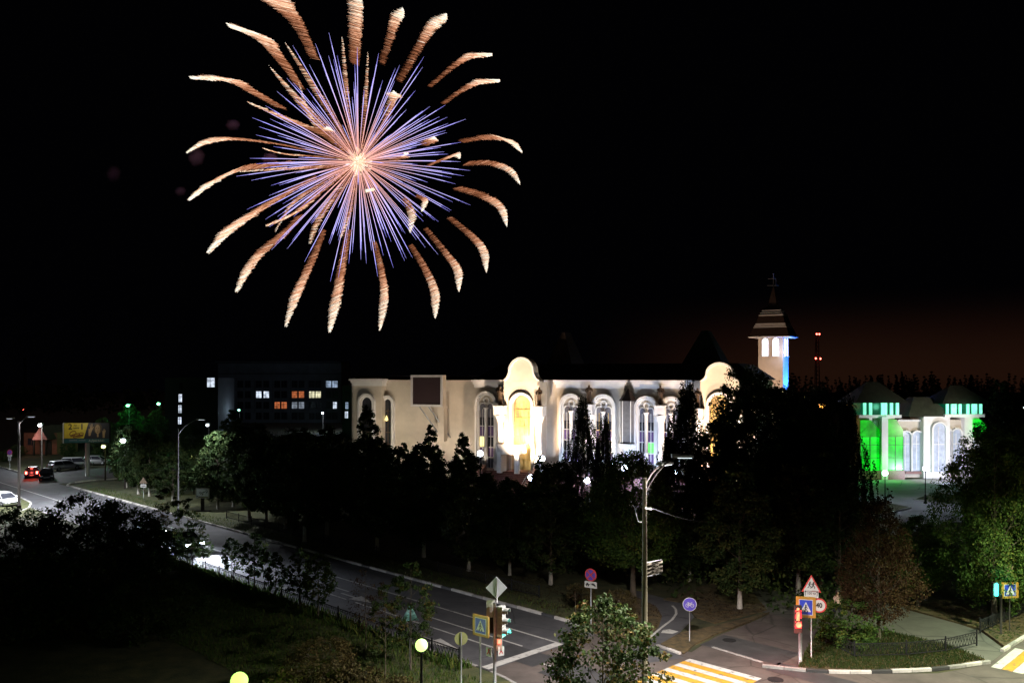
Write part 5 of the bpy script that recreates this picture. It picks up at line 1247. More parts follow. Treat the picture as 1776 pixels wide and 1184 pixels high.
far_lamp(1424, 703, 9.5, 'orange park lamp glowing behind the black trees', 'lamp_orange', (1, .45, .12), 200, .5)
far_lamp(1471, 702, 10.2, 'small orange lamp right of the larger one', 'lamp_orange', (1, .5, .15), 0, .22)
far_lamp(1775, 707, 9.0, 'small white lamp far off at the right edge', 'lamp_led', (1, 1, 1), 0, .2)
b = MB(); b.tube([P(336, 792, 98), P(350, 797, 97), P(372, 806, 96)], .03, 4); tag(b.build('lamp_cable', M['kerb_pale']), 'pale cable leading right from the yellow green lamp', 'cable')
# ------------------------------------------------------------------ signs
def sign_post(name, label, px, pbase, ptop, r=.03, rz=0.0, m='steel', Y=None):
    g = G(px, pbase) if Y is None else Vector(((px - CX) * Y / K, Y, 0))
    t = thing(name, label, 'sign', (g.x, g.y, 0), rz); zt = H - (ptop - HY) * g.y / K
    p = MB(); p.tube([(0, 0, 0), (0, 0, zt)], r, 8); p.build('pole', M[m], t); return t, g.y / K
def sz(py, k_): return H - (py - HY) * k_
def disc(r, n=24, cx=0, cz=0): return [(cx + r * math.cos(2 * PI * i / n), cz + r * math.sin(2 * PI * i / n)) for i in range(n)]
def rect(w, h, cx=0, cz=0, c=.0):
    if c <= 0: return [(cx - w / 2, cz - h / 2), (cx + w / 2, cz - h / 2), (cx + w / 2, cz + h / 2), (cx - w / 2, cz + h / 2)]
    out = []
    for sx_, sz_, a0 in ((1, -1, -PI / 2), (1, 1, 0), (-1, 1, PI / 2), (-1, -1, PI)):
        for i in range(4): a = a0 + PI / 2 * i / 3; out.append((cx + sx_ * (w / 2 - c) + c * math.cos(a), cz + sz_ * (h / 2 - c) + c * math.sin(a)))
    return out
def plate(poly, y, m, name, parent, z=0, x=0, th=.012, back=None):
    b = MB(); b.slab([(p[0] + x, p[1] + z) for p in poly], y - th, y); return b.build(name, M[m], parent)
def stroke(b, pts, w, y, z=0, x=0):
    for (x0, z0), (x1, z1) in zip(pts, pts[1:]):
        d = Vector((x1 - x0, z1 - z0)); L = d.length
        if L < 1e-6: continue
        d /= L; nx, nz = -d.y * w / 2, d.x * w / 2; ex, ez = d.x * w * .25, d.y * w * .25
        b.slab([(x + x0 - ex - nx, z + z0 - ez - nz), (x + x1 + ex - nx, z + z1 + ez - nz), (x + x1 + ex + nx, z + z1 + ez + nz), (x + x0 - ex + nx, z + z0 - ez + nz)], y - .004, y)
def walker(parent, y, z, s, x=0, m='ink'):
    b = MB(); b.slab(disc(.055 * s, 10, x, z + .24 * s), y - .004, y)
    stroke(b, [(0, .17 * s), (-.01 * s, -.02 * s)], .085 * s, y, z, x)
    stroke(b, [(-.01 * s, -.02 * s), (.08 * s, -.13 * s), (.12 * s, -.27 * s)], .05 * s, y, z, x)
    stroke(b, [(-.01 * s, -.02 * s), (-.06 * s, -.14 * s), (-.13 * s, -.26 * s)], .05 * s, y - .001, z, x)
    stroke(b, [(0, .15 * s), (.10 * s, .05 * s), (.13 * s, -.01 * s)], .035 * s, y, z, x); stroke(b, [(0, .15 * s), (-.09 * s, .06 * s), (-.11 * s, -.02 * s)], .035 * s, y - .001, z, x)
    b.build('pictogram', M[m], parent)
def ped_sign(t, z, W_, Hh, y=-.05, x=0, dim=''):
    plate(rect(W_, Hh, c=.04), y, 'sign_yellow', 'yellow_board', t, z, x, .05)
    plate(rect(W_ * .70, Hh * .74), y - .052, 'sign_white', 'white_border', t, z, x, .004)
    plate(rect(W_ * .65, Hh * .69), y - .058, 'sign_blue', 'blue_panel', t, z, x, .004)
    s = W_ * .65
    plate([(-.40 * s, -.36 * s), (.40 * s, -.36 * s), (0, .44 * s)], y - .064, 'sign_white', 'white_triangle', t, z, x, .004)
    walker(t, y - .070, z - .09 * s, s * 1.15, x)
    b = MB()
    for i in (-1, 0, 1): stroke(b, [(i * .2 * s - .05 * s, -.345 * s), (i * .2 * s - .02 * s, -.28 * s)], .04 * s, y - .0705, z, x)
    b.build('pictogram', M['ink'], t)
# near pedestrian crossing sign
NY = 35.2
t, k1 = sign_post('crossing_sign', 'yellow bordered blue pedestrian crossing sign beside the traffic light', 833, 0, 1066, .035, R(-38), Y=NY - .4)
ped_sign(t, sz(1083, k1), .84, .86, x=.1)
# round sign seen from behind
t, k1 = sign_post('round_sign', 'round sign seen from its olive back beside the globe lamp', 800, 0, 1096, .03, R(12), Y=37.0)
M['olive_back'] = mat('olive_sign_back', (.16, .17, .07), .6, .15, 3)
plate(disc(.29), .05, 'olive_back', 'sign_plate', t, sz(1107, k1), 0, .02); b = MB(); b.box((0, -.01, sz(1107, k1)), (.035, .04, .56)); b.build('clamp', M['steel'], t)
# triangular sign seen from behind, left of the lamp
t, k1 = sign_post('triangular_sign', 'triangular sign back half hidden in the yellow green tree', 711, 1158, 1056, .03, R(15))
M['teal_back'] = mat('teal_sign_back', (.16, .36, .40), .6, .15, 3)
plate([(-.42, -.35), (.42, -.35), (.05, .38), (-.05, .38)], .0, 'teal_back', 'sign_plate', t, sz(1063, k1), 0, .02)
# bicycle sign
t, k1 = sign_post('bicycle_sign', 'round violet blue bicycle path sign with its pole on worn earth', 1196, 1113, 1048, .022, R(-6))
zc = sz(1047, k1)
plate(disc(.36, 28), -.03, 'sign_white', 'white_rim', t, zc, 0, .02); plate(disc(.335, 28), -.052, 'sign_violet', 'blue_disc', t, zc, 0, .004)
b = MB(); y = -.058; w = .022
for cx in (-.12, .13): stroke(b, [(cx + .085 * math.cos(a), -.05 + .085 * math.sin(a)) for a in [2 * PI * i / 14 for i in range(15)]], w, y, zc)
for pts in ([(-.12, -.05), (-.06, .06), (.08, .06), (.0, -.05), (-.12, -.05)], [(-.06, .06), (.0, -.05)], [(.13, -.05), (.07, .10), (.13, .11)], [(-.06, .06), (-.07, .10)], [(-.12, .105), (-.03, .105)]): stroke(b, pts, w, y - .002, zc)
b.build('pictogram', M['sign_white'], t)
# no stopping sign with tow plate
t, k1 = sign_post('no_stopping_sign', 'round blue no stopping sign with red cross and tow truck plate below', 1025, 1085, 988, .03, R(-30))
zc = sz(996, k1)
plate(disc(.36, 26), -.03, 'sign_red', 'red_ring', t, zc, 0, .02); plate(disc(.29, 26), -.052, 'sign_violet', 'blue_disc', t, zc, 0, .004)
b = MB(); stroke(b, [(-.22, -.22), (.22, .22)], .07, -.058, zc); stroke(b, [(-.22, .22), (.22, -.22)], .07, -.059, zc); b.build('red_cross', M['sign_red'], t)
zc = sz(1013, k1); plate(rect(.74, .36, c=.03), -.03, 'sign_white', 'plate', t, zc, 0, .02)
b = MB(); y = -.052
b.slab([(-.30, zc - .04), (-.08, zc - .04), (-.08, zc + .02), (-.14, zc + .03), (-.17, zc + .10), (-.25, zc + .10), (-.26, zc + .02), (-.30, zc + .01)], y - .004, y)
b.slab([(.02, zc + .02), (.10, zc + .10), (.20, zc + .09), (.31, zc + .0), (.31, zc - .06), (.24, zc - .05)], y - .004, y); stroke(b, [(-.08, .0), (.05, .09)], .022, y - .001, zc)
for cx in (-.24, -.13, .27): b.slab(disc(.035, 8, cx, zc - .07), y - .006, y - .001)
b.slab(disc(.035, 8, .10, zc + .01), y - .006, y - .001)
b.build('pictogram', M['ink'], t)
# sign cluster by the red signal
t, k1 = sign_post('warning_sign_post', 'sign pole with children warning triangle, distance plate, crossing sign and speed limit', 1407, 1146, 1000, .03, R(-14))
zc = sz(1012, k1); tri = [(-.46, -.38), (.46, -.38), (0, .46)]
plate(tri, -.03, 'sign_red', 'red_triangle', t, zc, 0, .02); plate([(p[0] * .78, p[1] * .78 + .0) for p in tri], -.052, 'sign_white', 'white_triangle', t, zc - .02, 0, .004)
b = MB()
for dx in (-.08, .09):
    s = .75; x0 = dx
    b.slab(disc(.035, 8, x0 + .02, zc + .10), -.062, -.058); stroke(b, [(.01, .06), (-.01, -.06)], .06, -.058, zc, x0); stroke(b, [(-.01, -.06), (.07, -.12), (.05, -.2)], .032, -.058, zc, x0); stroke(b, [(-.01, -.06), (-.06, -.16), (-.1, -.17)], .032, -.059, zc, x0); stroke(b, [(0, .05), (.08, .0)], .025, -.058, zc, x0); stroke(b, [(0, .05), (-.07, -.01)], .025, -.059, zc, x0)
b.build('pictogram', M['ink'], t)
zc = sz(1028, k1); plate(rect(.66, .40, c=.03), -.03, 'sign_white', 'distance_plate', t, zc, 0, .02)
text_mesh('100 м', .17, M['ink'], t, (0, -.055, zc), sx=.95)
b = MB()
for s in (-1, 1): stroke(b, [(s * .27, -.12), (s * .27, .10)], .025, -.052, zc); b.slab([(s * .27 - .045, zc + .06), (s * .27 + .045, zc + .06), (s * .27, zc + .14)], -.057, -.053)
b.build('arrow_mark', M['ink'], t)
ped_sign(t, sz(1052, k1), .92, 1.02, x=-.26)
zc = sz(1048, k1); plate(disc(.35, 26, .36), -.03, 'sign_red', 'red_ring', t, zc, 0, .02); plate(disc(.28, 26, .36), -.052, 'sign_white', 'white_disc', t, zc, 0, .004)
text_mesh('40', .34, M['ink'], t, (.36, -.062, zc), bold=.012, sx=.85)
# red pedestrian signal
g = G(1388, 1152); t = thing('pedestrian_signal', 'pedestrian signal glowing red with countdown above on a grey pole', 'traffic light', (g.x, g.y, 0), R(-8)); k1 = g.y / K
b = MB(); b.tube([(0, 0, 0), (0, 0, sz(1096, k1))], .085, 10); b.build('pole', M['steel'], t)
zt_, zb_ = sz(1050, k1), sz(1097, k1); hm = (zt_ + zb_) / 2; xo = -.10
b = MB(); b.box((xo, .05, hm), (.34, .24, zt_ - zb_)); b.build('housing', M['dark_pole'], t)
def walker_lit(parent, x, y, z, s, m):
    b = MB(); b.slab(disc(.055 * s, 10, x, z + .22 * s), y - .012, y); stroke(b, [(0, .14 * s), (0, -.04 * s)], .13 * s, y, z, x); stroke(b, [(-.03 * s, -.04 * s), (-.035 * s, -.25 * s)], .05 * s, y - .002, z, x); stroke(b, [(.03 * s, -.04 * s), (.035 * s, -.25 * s)], .05 * s, y - .002, z, x)
    b.build('lit_figure', M[m], parent)
walker_lit(t, xo - .02, -.08, sz(1064, k1), 1.15, 'red_core')
b = MB(); b.slab(disc(.14, 16, xo + .02, sz(1082, k1)), -.09, -.075); b.build('lit_lens', M['red_core'], t)
for zz in (sz(1064, k1), sz(1082, k1)):
    b = MB(); b.slab(rect(.30, .40 if zz > hm else .32, xo, zz), -.0735, -.072); b.build('lens_plate', M['red_glow_dim'] if 'red_glow_dim' in M else M['sign_red'], t)
    b = MB(); b.ring([(xo + .16 * math.cos(a), zz + .2 * math.sin(a)) for a in [PI * i / 8 for i in range(9)]], [(xo + .145 * math.cos(a), zz + .185 * math.sin(a)) for a in [PI * i / 8 for i in range(9)]], -.22, -.07, closed=False); b.build('hood', M['dark_pole'], t)
lamp('signal_light', (xo - .1, -.55, sz(1082, k1)), 35, (1, .06, .06), .12, t); lamp('signal_light', (xo - .7, -.3, sz(1082, k1)), 120, (1, .12, .12), .12, t)
# near traffic light seen from behind and the side
t = thing('traffic_light', 'traffic light pole with diamond sign back, side-on signal glowing cyan and lit pedestrian signal', 'traffic light', ((858 - CX) * NY / K, NY, 0)); k1 = NY / K
def lx(px): return (px - 858) * k1
b = MB(); b.tube([(0, 0, 0), (0, 0, sz(1044, k1))], .07, 10); b.tube([(lx(862), 0, sz(1045, k1)), (lx(862), 0, sz(1003, k1))], .02, 6); b.build('pole', M['steel'], t)
zc = sz(1019, k1); d_ = .44
dd = plate([(-d_, 0), (0, -d_ * 1.05), (d_, 0), (0, d_ * 1.05)], .05, 'sign_back', 'sign_plate', t, zc, lx(861), .02); b = MB(); b.box((lx(861), .015, zc), (.045, .03, .86)); b.build('clamp', M['steel'], t)
b = MB(); b.slab(rect(.36, .72, c=.05), .10, .12); o = b.build('backplate', M['kerb_pale'], t, (lx(851), 0, sz(1056, k1)))
b = MB(); b.box((0, 0, 0), (.28, .22, 1.15)); o = b.build('housing', M['dark_pole'], t, (lx(853), .22, sz(1075, k1)))
hx_ = 0.0; HL = (lx(870), 0, 0); HR = (0, 0, R(-28))
def turn(o): o.location = HL; o.rotation_euler = HR
z0, z1 = sz(1103, k1), sz(1050, k1); dz = (z1 - z0) / 3
for i in range(3):
    zc = z0 + dz * (i + .5)
    b = MB(); b.box((hx_, 0, zc), (.22, .32, dz - .015)); turn(b.build('signal_section', M['signal_housing'], t))
    b = MB(); b.lathe([(.125, 0), (.125, .015)], (hx_ + .112, 0, zc), 16, axis='x'); turn(b.build('lens', M['cyan_glow'] if i == 0 else M['glass'], t))
    b = MB(); pts = [a for a in range(-20, 201, 20)]
    vs = [(hx_ + .112 + L_x, .15 * math.cos(R(a)), zc + .15 * math.sin(R(a))) for L_x in (0, .24) for a in pts]; n = len(pts)
    vs2 = [(v[0], v[1] * .93, zc + (v[2] - zc) * .93) for v in vs]
    b.add(vs + vs2, [(i_, i_ + 1, n + i_ + 1, n + i_) for i_ in range(n - 1)] + [(2 * n + i_, 3 * n + i_, 3 * n + i_ + 1, 2 * n + i_ + 1) for i_ in range(n - 1)] + [(n + i_, n + i_ + 1, 3 * n + i_ + 1, 3 * n + i_) for i_ in range(n - 1)]); turn(b.build('hood', M['signal_housing'], t))
b = MB(); b.box((lx(862), 0, (z0 + z1) / 2), (.05, .05, 1.25)); b.build('bracket', M['steel'], t)
lamp('signal_light', (lx(870) + .36, -.2, z0 + dz * .5), 22, (.05, 1, .8), .08, t)
b = MB(); b.box((lx(866), -.02, sz(1115, k1)), (.24, .24, .50)); b.build('pedestrian_head', M['signal_housing'], t)
b = MB(); b.box((lx(866), -.15, sz(1110, k1)), (.12, .02, .16)); b.build('lit_lens', M['red_glow'], t)
lamp('signal_light', (lx(866) , -.42, sz(1116, k1)), 3, (1, .12, .05), .08, t)
for px, pz, rz_ in ((848, 1128, R(-35)), (869, 1127, R(30))):
    q = plate(rect(.28, .38, c=.02), 0, 'sign_pinkish', 'button_sign', t) if 'sign_pinkish' in M else plate(rect(.28, .38, c=.02), 0, 'sign_white', 'button_sign', t)
    q.location = (lx(px), -.1, sz(pz, k1)); q.rotation_euler = (0, 0, rz_)
    b = MB(); stroke(b, [(-.08, -.1), (0, .02), (.08, -.1)], .04, -.013); b.slab(disc(.05, 8, 0, .08), -.017, -.013); pg = b.build('pictogram', M['sign_red'], q)
# right hand signs and green signal
g = G(1736, 1102); t = thing('pedestrian_signal', 'pedestrian signal glowing cyan at the right edge', 'traffic light', (g.x, g.y, 0), R(-5)); k1 = g.y / K
b = MB(); b.tube([(0, 0, 0), (0, 0, sz(1030, k1))], .07, 8); b.build('pole', M['dark_pole'], t)
xo = (1724 - 1736) * k1 + .12; zz = sz(1022, k1); b = MB(); b.box((xo, .1, zz), (.32, .24, .74)); b.build('housing', M['dark_pole'], t); walker_lit(t, xo, -.03, zz + .01, 1.3, 'cyan_glow')
b = MB(); b.slab(rect(.2, .6, xo, zz), -.028, -.024); b.build('lens_plate', M['cyan_glow'], t)
lamp('signal_light', (xo, -.4, zz), 45, (.05, 1, .75), .1, t)
t, k1 = sign_post('crossing_sign', 'dim yellow bordered pedestrian crossing sign with triangle back at the right edge', 1751, 1096, 980, .032, R(8), 'dark_pole')
ped_sign(t, sz(1022, k1), 1.02, .86, x=-.05)
M['brown_back'] = mat('brown_sign_back', (.14, .10, .06), .6, .15, 3)
plate([(-.42, .34), (0, -.40), (.42, .34)], .03, 'brown_back', 'sign_plate', t, sz(990, k1), -.12, .02)
# left: no parking sign with plates
t, k1 = sign_post('no_parking_sign', 'small no parking sign with two white plates at the left edge', 17, 812, 780, .03, 0)
zc = sz(784, k1); plate(disc(.40, 20), -.03, 'sign_red', 'red_ring', t, zc, 0, .02); plate(disc(.32, 20), -.052, 'sign_violet', 'blue_disc', t, zc, 0, .004)
b = MB(); stroke(b, [(-.22, .22), (.22, -.22)], .07, -.058, zc); b.build('red_bar', M['sign_red'], t)
plate(rect(.72, .30), -.03, 'sign_white', 'plate', t, sz(789.5, k1)); plate(rect(.42, .62), -.03, 'sign_white', 'plate', t, sz(795, k1)); b = MB(); stroke(b, [(0, -.2), (0, .15)], .06, -.045, sz(795, k1)); b.slab([(-.1, sz(795, k1) + .08), (.1, sz(795, k1) + .08), (0, sz(795, k1) + .22)], -.05, -.046); b.build('arrow_mark', M['ink'], t)
t, k1 = sign_post('tow_sign', 'dim sign with a narrow tow plate on the far grass below the trees', 249, 866, 830, .03, R(-10))
plate([(-.5, -.3), (.5, -.3), (0, .4)], -.03, 'brown_back', 'sign_plate', t, sz(833, k1), 0, .02); plate(rect(.72, .36), -.03, 'kerb_pale', 'plate', t, sz(842, k1)); b = MB(); stroke(b, [(-.25, 0), (.25, 0)], .08, -.045, sz(842, k1)); b.build('pictogram', M['ink'], t)
# billboard
Y = 118.0; k1 = Y / K; bw = 75 * k1
t = thing('billboard', 'wide billboard with yellow 2 for 1 jewellery panel and portrait on a grey post', 'billboard', ((150 - CX) * Y / K, Y, 0), R(4))
zt_, zb_ = sz(733, k1), sz(768, k1); bw = 6.1; bh = zt_ - zb_
def bx(f): return -bw / 2 + bw * f
b = MB(); b.box((0, .25, (zt_ + zb_) / 2), (bw, .45, bh)); b.build('board', M['dark_pole'], t)
b = MB(); b.box((-bw / 2 - .04, .2, (zt_ + zb_) / 2), (.1, .6, bh + .05)); b.build('side_trim', M['sign_white'], t)
M['ad_yellow'] = mat('printed_yellow', (.44, .34, .03), .5, .15, 1.2); M['ad_teal'] = mat('printed_teal', (.01, .07, .075), .5, .2, 1); M['ad_black'] = mat('printed_black', (.012, .012, .02), .5, .2, 1)
M['ad_skin'] = mat('printed_skin', (.34, .22, .11), .5, .25, 2.5); M['ad_hair'] = mat('printed_hair', (.07, .045, .02), .5, .3, 3); M['ad_brown'] = mat('printed_brown', (.16, .07, .02), .5, .3, 3); M['ad_lip'] = mat('printed_shadow', (.10, .05, .03), .5, .2, 3)
def pl(poly, y, m, name): b = MB(); b.slab([(bx(p[0]), zb_ + bh * p[1]) for p in poly], y - .006, y); return b.build(name, M[m], t)
pl([(0.01, .22), (1, .22), (1, .99), (.01, .99)], .02, 'ad_black', 'poster'); pl([(.01, .24), (.44, .24), (.54, .99), (.01, .99)], .012, 'ad_yellow', 'yellow_panel'); pl([(.01, .01), (1, .01), (1, .215), (.01, .215)], .02, 'ad_teal', 'teal_band')
text_mesh('2', 1.05, M['ink'], t, (bx(.145), -.004, zb_ + bh * .80), bold=.03); text_mesh('1', 1.05, M['ink'], t, (bx(.40), -.004, zb_ + bh * .80), bold=.03)
text_mesh('по', .36, M['ink'], t, (bx(.255), -.004, zb_ + bh * .87), bold=.008); text_mesh('цене', .36, M['ink'], t, (bx(.275), -.004, zb_ + bh * .75), bold=.008)
text_mesh('АДАМАС', .38, M['kerb_pale'], t, (bx(.72), .005, zb_ + bh * .11), sx=1.25)
for f, w in ((.12, .16), (.22, .12), (.33, .16), (.42, .1)): pl([(f, .12), (f + w * .6, .12), (f + w * .6, .15), (f, .15)], .012, 'hosp', 'small_print')
b = MB()
for i, (a, c_, r1, r2) in enumerate(((.20, .48, .42, .30), (.25, .40, .60, .16), (.33, .42, .62, .20), (.32, .34, .66, .14))):
    b.tube([(bx(a) + r1 * math.cos(q) , -.0, zb_ + bh * c_ + r2 * math.sin(q) + .25 * r1 * math.cos(q)) for q in [2 * PI * j / 20 for j in range(21)]], .06, 4, caps=False)
b.build('jewellery_print', M['ad_brown'], t)
el = lambda cx, cz, rx, rz_, n=16: [(cx + rx * math.cos(2 * PI * i / n), cz + rz_ * math.sin(2 * PI * i / n)) for i in range(n)]
pl(el(.745, .72, .10, .27), .012, 'ad_hair', 'portrait_hair'); pl([(.60, .24), (.90, .24), (.84, .42), (.66, .42)], .011, 'ad_black', 'portrait_clothes'); pl(el(.745, .68, .058, .235), .004, 'ad_skin', 'portrait_face')
pl([(.73, .30), (.765, .30), (.765, .48), (.73, .48)], .006, 'ad_skin', 'portrait_neck')
for x in (.722, .768): pl(el(x, .73, .013, .02, 8), -.003, 'ad_lip', 'portrait_eye')
pl(el(.745, .555, .018, .018, 8), -.003, 'ad_lip', 'portrait_mouth'); pl([(.741, .62), (.75, .62), (.747, .70)], -.003, 'ad_lip', 'portrait_nose')
pl([(.545, .36), (.585, .36), (.61, .55), (.66, .80), (.652, .82), (.625, .72), (.64, .94), (.63, .95), (.61, .74), (.615, .95), (.604, .95), (.592, .74), (.583, .92), (.575, .91), (.575, .68), (.55, .72), (.545, .69)], .003, 'ad_skin', 'portrait_hand')
pl([(.855, .26), (.90, .26), (.905, .45), (.925, .62), (.917, .65), (.905, .58), (.905, .70), (.896, .70), (.888, .58), (.882, .70), (.874, .69), (.872, .56), (.86, .62), (.85, .60)], .003, 'ad_skin', 'portrait_hand')
b = MB(); b.tube([(0, .3, 0), (0, .3, zb_)], .30, 12); b.build('post', M['sign_back'], t)
lamp('panel_light', (-1.0, -3.2, zt_ + .6), 130, (1, .95, .8), .3, t, 120, (-.6, 0, zb_ + 1))
# small board on the verge
g = G(351, 888); k1 = g.y / K; t = thing('notice_board', 'small white advertising board on a dark stand on the far verge', 'board', (g.x, g.y, 0), R(-8))
zt_, zb_ = sz(846, k1), sz(863.5, k1); w = 24.5 * k1; h_ = zt_ - zb_; zc = (zt_ + zb_) / 2
b = MB(); b.box((0, .05, zc), (w, .1, h_)); b.build('board', M['sign_white'], t)
M['pale_blue'] = mat('pale_blue_print', (.68, .76, .80), .5, .1, 2); M['olive'] = mat('olive_print', (.22, .25, .08), .5, .15, 2)
b = MB(); b.box((0.02, -.004, zc + .04), (w * .88, .006, h_ * .72)); b.build('poster', M['pale_blue'], t)
b = MB(); b.box((.08, -.004, zb_ + h_ * .12), (w * .7, .006, h_ * .08)); b.build('green_stripe', M['olive'], t)
b = MB(); pts = [(-w * .24, zc + .02), (-w * .16, zc + .07), (-w * .1, zc + .02), (-w * .02, zc + .06), (w * .07, zc + .07), (w * .12, zc + .15), (w * .18, zc + .12)]; stroke(b, pts, .07, -.008)
stroke(b, [(w * .33 + .1 * math.cos(a), zc + h_ * .2 + .1 * math.sin(a)) for a in [R(x) for x in range(-60, 301, 30)]], .05, -.008); stroke(b, [(w * .38, zc + h_ * .12), (w * .30, zc + .02)], .05, -.009)
b.slab(rect(.1, .08, -w * .42, zb_ + h_ * .22), -.012, -.006); b.slab(rect(.1, .08, -w * .34, zb_ + h_ * .22), -.012, -.006); b.build('lettering', M['ad_teal'], t)
b = MB(); b.box((.0, .05, zb_ / 2), (.35, .12, zb_)); b.box((0, .05, .1), (1.6, .5, .2)); b.build('stand', M['dark_pole'], t)
# ------------------------------------------------------------------ cars
def car(name, label, loc, rz, paint, kind='sedan', lit_tail=False, lit_head=False):
    t = thing(name, label, 'car', loc, rz, None)
    L = {'sedan': 4.4, 'wagon': 4.5, 'van': 4.5, 'hatch': 4.0}[kind]; Wd = 1.74; hL = L / 2
    tall = .12 if kind == 'van' else 0
    # body loft: stations x, z low, z high, half width
    st = [(-hL, .42, .78, .66), (-hL + .12, .28, .92 + tall * .3, .80), (-hL + .55, .22, 1.0 + tall * .3, .865), (-.6, .2, .98, .87), (.5, .2, .96, .87), (hL - 1.0, .22, .92, .865), (hL - .35, .24, .80, .82), (hL - .08, .30, .66, .74), (hL, .40, .58, .64)]
    if kind in ('wagon', 'van', 'hatch'): st[0] = (-hL, .40, .95, .74); st[1] = (-hL + .1, .28, 1.02, .83)
    b = MB(); rings = []
    for x, z0, z1, w in st:
        m_ = (z0 + z1) / 2; rings.append([(x, -w * .92, z0), (x, -w, z0 + .12), (x, -w, m_ + .1), (x, -w * .93, z1 - .05), (x, -w * .8, z1), (x, w * .8, z1), (x, w * .93, z1 - .05), (x, w, m_ + .1), (x, w, z0 + .12), (x, w * .92, z0)])
    n = 10; vs = [v for r in rings for v in r]; fs = [(i * n + k, i * n + (k + 1) % n, (i + 1) * n + (k + 1) % n, (i + 1) * n + k) for i in range(len(rings) - 1) for k in range(n)]
    fs += [tuple(range(n - 1, -1, -1)), tuple((len(rings) - 1) * n + k for k in range(n))]
    b.add(vs, fs, 0, True); b.build('body', paint, t)
    rb, rf, sb_, sf = {'sedan': (-.95, .35, -1.55, 1.15), 'wagon': (-1.85, .4, -2.1, 1.2), 'van': (-1.85, .7, -2.12, 1.45), 'hatch': (-1.5, .3, -1.85, 1.1)}[kind]
    zr = 1.42 + tall; zb0 = .95
    g_ = MB(); q = [(sb_, -.78, zb0), (sf, -.78, zb0), (sf, .78, zb0), (sb_, .78, zb0), (rb, -.60, zr), (rf, -.60, zr), (rf, .60, zr), (rb, .60, zr)]
    g_.add(q, [(0, 3, 2, 1), (4, 5, 6, 7), (0, 1, 5, 4), (1, 2, 6, 5), (2, 3, 7, 6), (3, 0, 4, 7)]); g_.build('windows', M['glass'], t)
    r_ = MB(); r_.add([(rb - .08, -.62, zr - .01), (rf + .08, -.62, zr - .01), (rf + .08, .62, zr - .01), (rb - .08, .62, zr - .01), (rb + .05, -.52, zr + .06), (rf - .1, -.52, zr + .06), (rf - .1, .52, zr + .06), (rb + .05, .52, zr + .06)], [(0, 3, 2, 1), (4, 5, 6, 7), (0, 1, 5, 4), (1, 2, 6, 5), (2, 3, 7, 6), (3, 0, 4, 7)]); r_.build('roof', paint, t)
    for s in (-1, 1):
        p = MB()
        for (x0, x1) in ((sb_, rb), (sf, rf), ((sb_ + sf) / 2 - .1, (rb + rf) / 2 - .1)): p.tube([(x0, s * .785, zb0), (x1, s * .61, zr)], .035, 5)
        p.build('pillar', paint, t)
        p = MB(); p.box((sf - .25, s * .95, 1.0), (.16, .18, .12)); p.build('mirror', paint, t)
        for x in (-hL + .85, hL - .85):
            w_ = MB(); w_.lathe([(.2, -.1), (.32, -.09), (.33, 0), (.32, .09), (.2, .1)], (x, s * .80, .32), 16, axis='y'); wh = w_.build('tyre', M['rubber'], t)
            w_ = MB(); w_.lathe([(.01, -.02), (.19, -.01), (.2, .03)] if s > 0 else [(.2, -.03), (.19, .01), (.01, .02)], (x, s * .88, .32), 12, axis='y'); w_.build('rim', M['steel'], wh)
        h_ = MB(); h_.box((hL - .10, s * .56, .62), (.12, .32, .14), rz=-s * .35); h_.build('headlight', M['head_lit'] if lit_head else M['sign_back'], t)
        h_ = MB(); h_.box((-hL + .02, s * .64, .80), (.10, .22, .20 if kind == 'sedan' else .34)); h_.build('taillight', M['tail'] if lit_tail else M['sign_red'], t)
    for x in (-hL - .01, hL + .005):
        p = MB(); p.box((x, 0, .5), (.02, .50, .11)); p.build('number_plate', M['sign_white'], t)
    p = MB(); p.box((hL - .03, 0, .52), (.1, .8, .12)); p.build('grille', M['ink'], t)
    if lit_tail:
        p = MB(); p.box((sb_ + .1, 0, 1.36), (.04, .3, .03)); p.build('brake_lamp', M['tail'], t)
        lamp('tail_light', (-hL - .35, 0, .9), 60, (1, .1, .06), .2, t)
    if lit_head:
        for s in (-1, 1): lamp('headlight_beam', (hL + .12, s * .56, .66), 13000, (.80, .86, 1.0), .08, t, 44, (hL + 14, s * .8 - .8, .75), 1.0)
    return t
M['paint_silver'] = mat('silver_paint', (.42, .43, .44), .32, .06, 1, metal=.5); M['paint_black'] = mat('black_paint', (.012, .012, .016), .22, .1, 1); M['paint_whitec'] = mat('white_paint', (.72, .73, .75), .3, .04, 1); M['paint_dark'] = mat('dark_blue_paint', (.02, .025, .05), .25, .1, 1)
u_ang = R(-45)   # heading toward larger s
def CAR(px, py, rz, *a, **k): g = G(px, py); return car('parked_car' if not k.get('lit_head') else 'moving_car', a[0], (g.x, g.y, 0.005), rz, *a[1:], **k)
CAR(112, 815, R(60), 'silver estate car parked beyond the dark car, its back toward us', M['paint_silver'], 'wagon')
CAR(133, 811, R(20), 'grey car parked beside the silver estate car', M['paint_silver'], 'van')
CAR(57, 827, R(115), 'dark blue car with brightly lit red tail lamps', M['paint_dark'], 'hatch', lit_tail=True)
CAR(81, 831, R(-62), 'black car with white number plate right of the red lit one', M['paint_black'], 'sedan')
CAR(6, 877, R(-30), 'white car cut by the left edge beside the grass corner', M['paint_whitec'], 'hatch')
CAR(168, 806, R(8), 'small pale car at the back of the parking area', M['paint_silver'], 'hatch')
g = ST(-67.5, 30.0); car('moving_car', 'white car with headlamps on, half hidden behind the fence saplings', (g.x, g.y, .01), u_ang, M['paint_whitec'], 'sedan', lit_head=True)
g = ST(-74.5, 30.0); car('moving_car', 'second car with headlamps on behind the first in the near lane', (g.x, g.y, .01), u_ang, M['paint_silver'], 'hatch', lit_head=True)
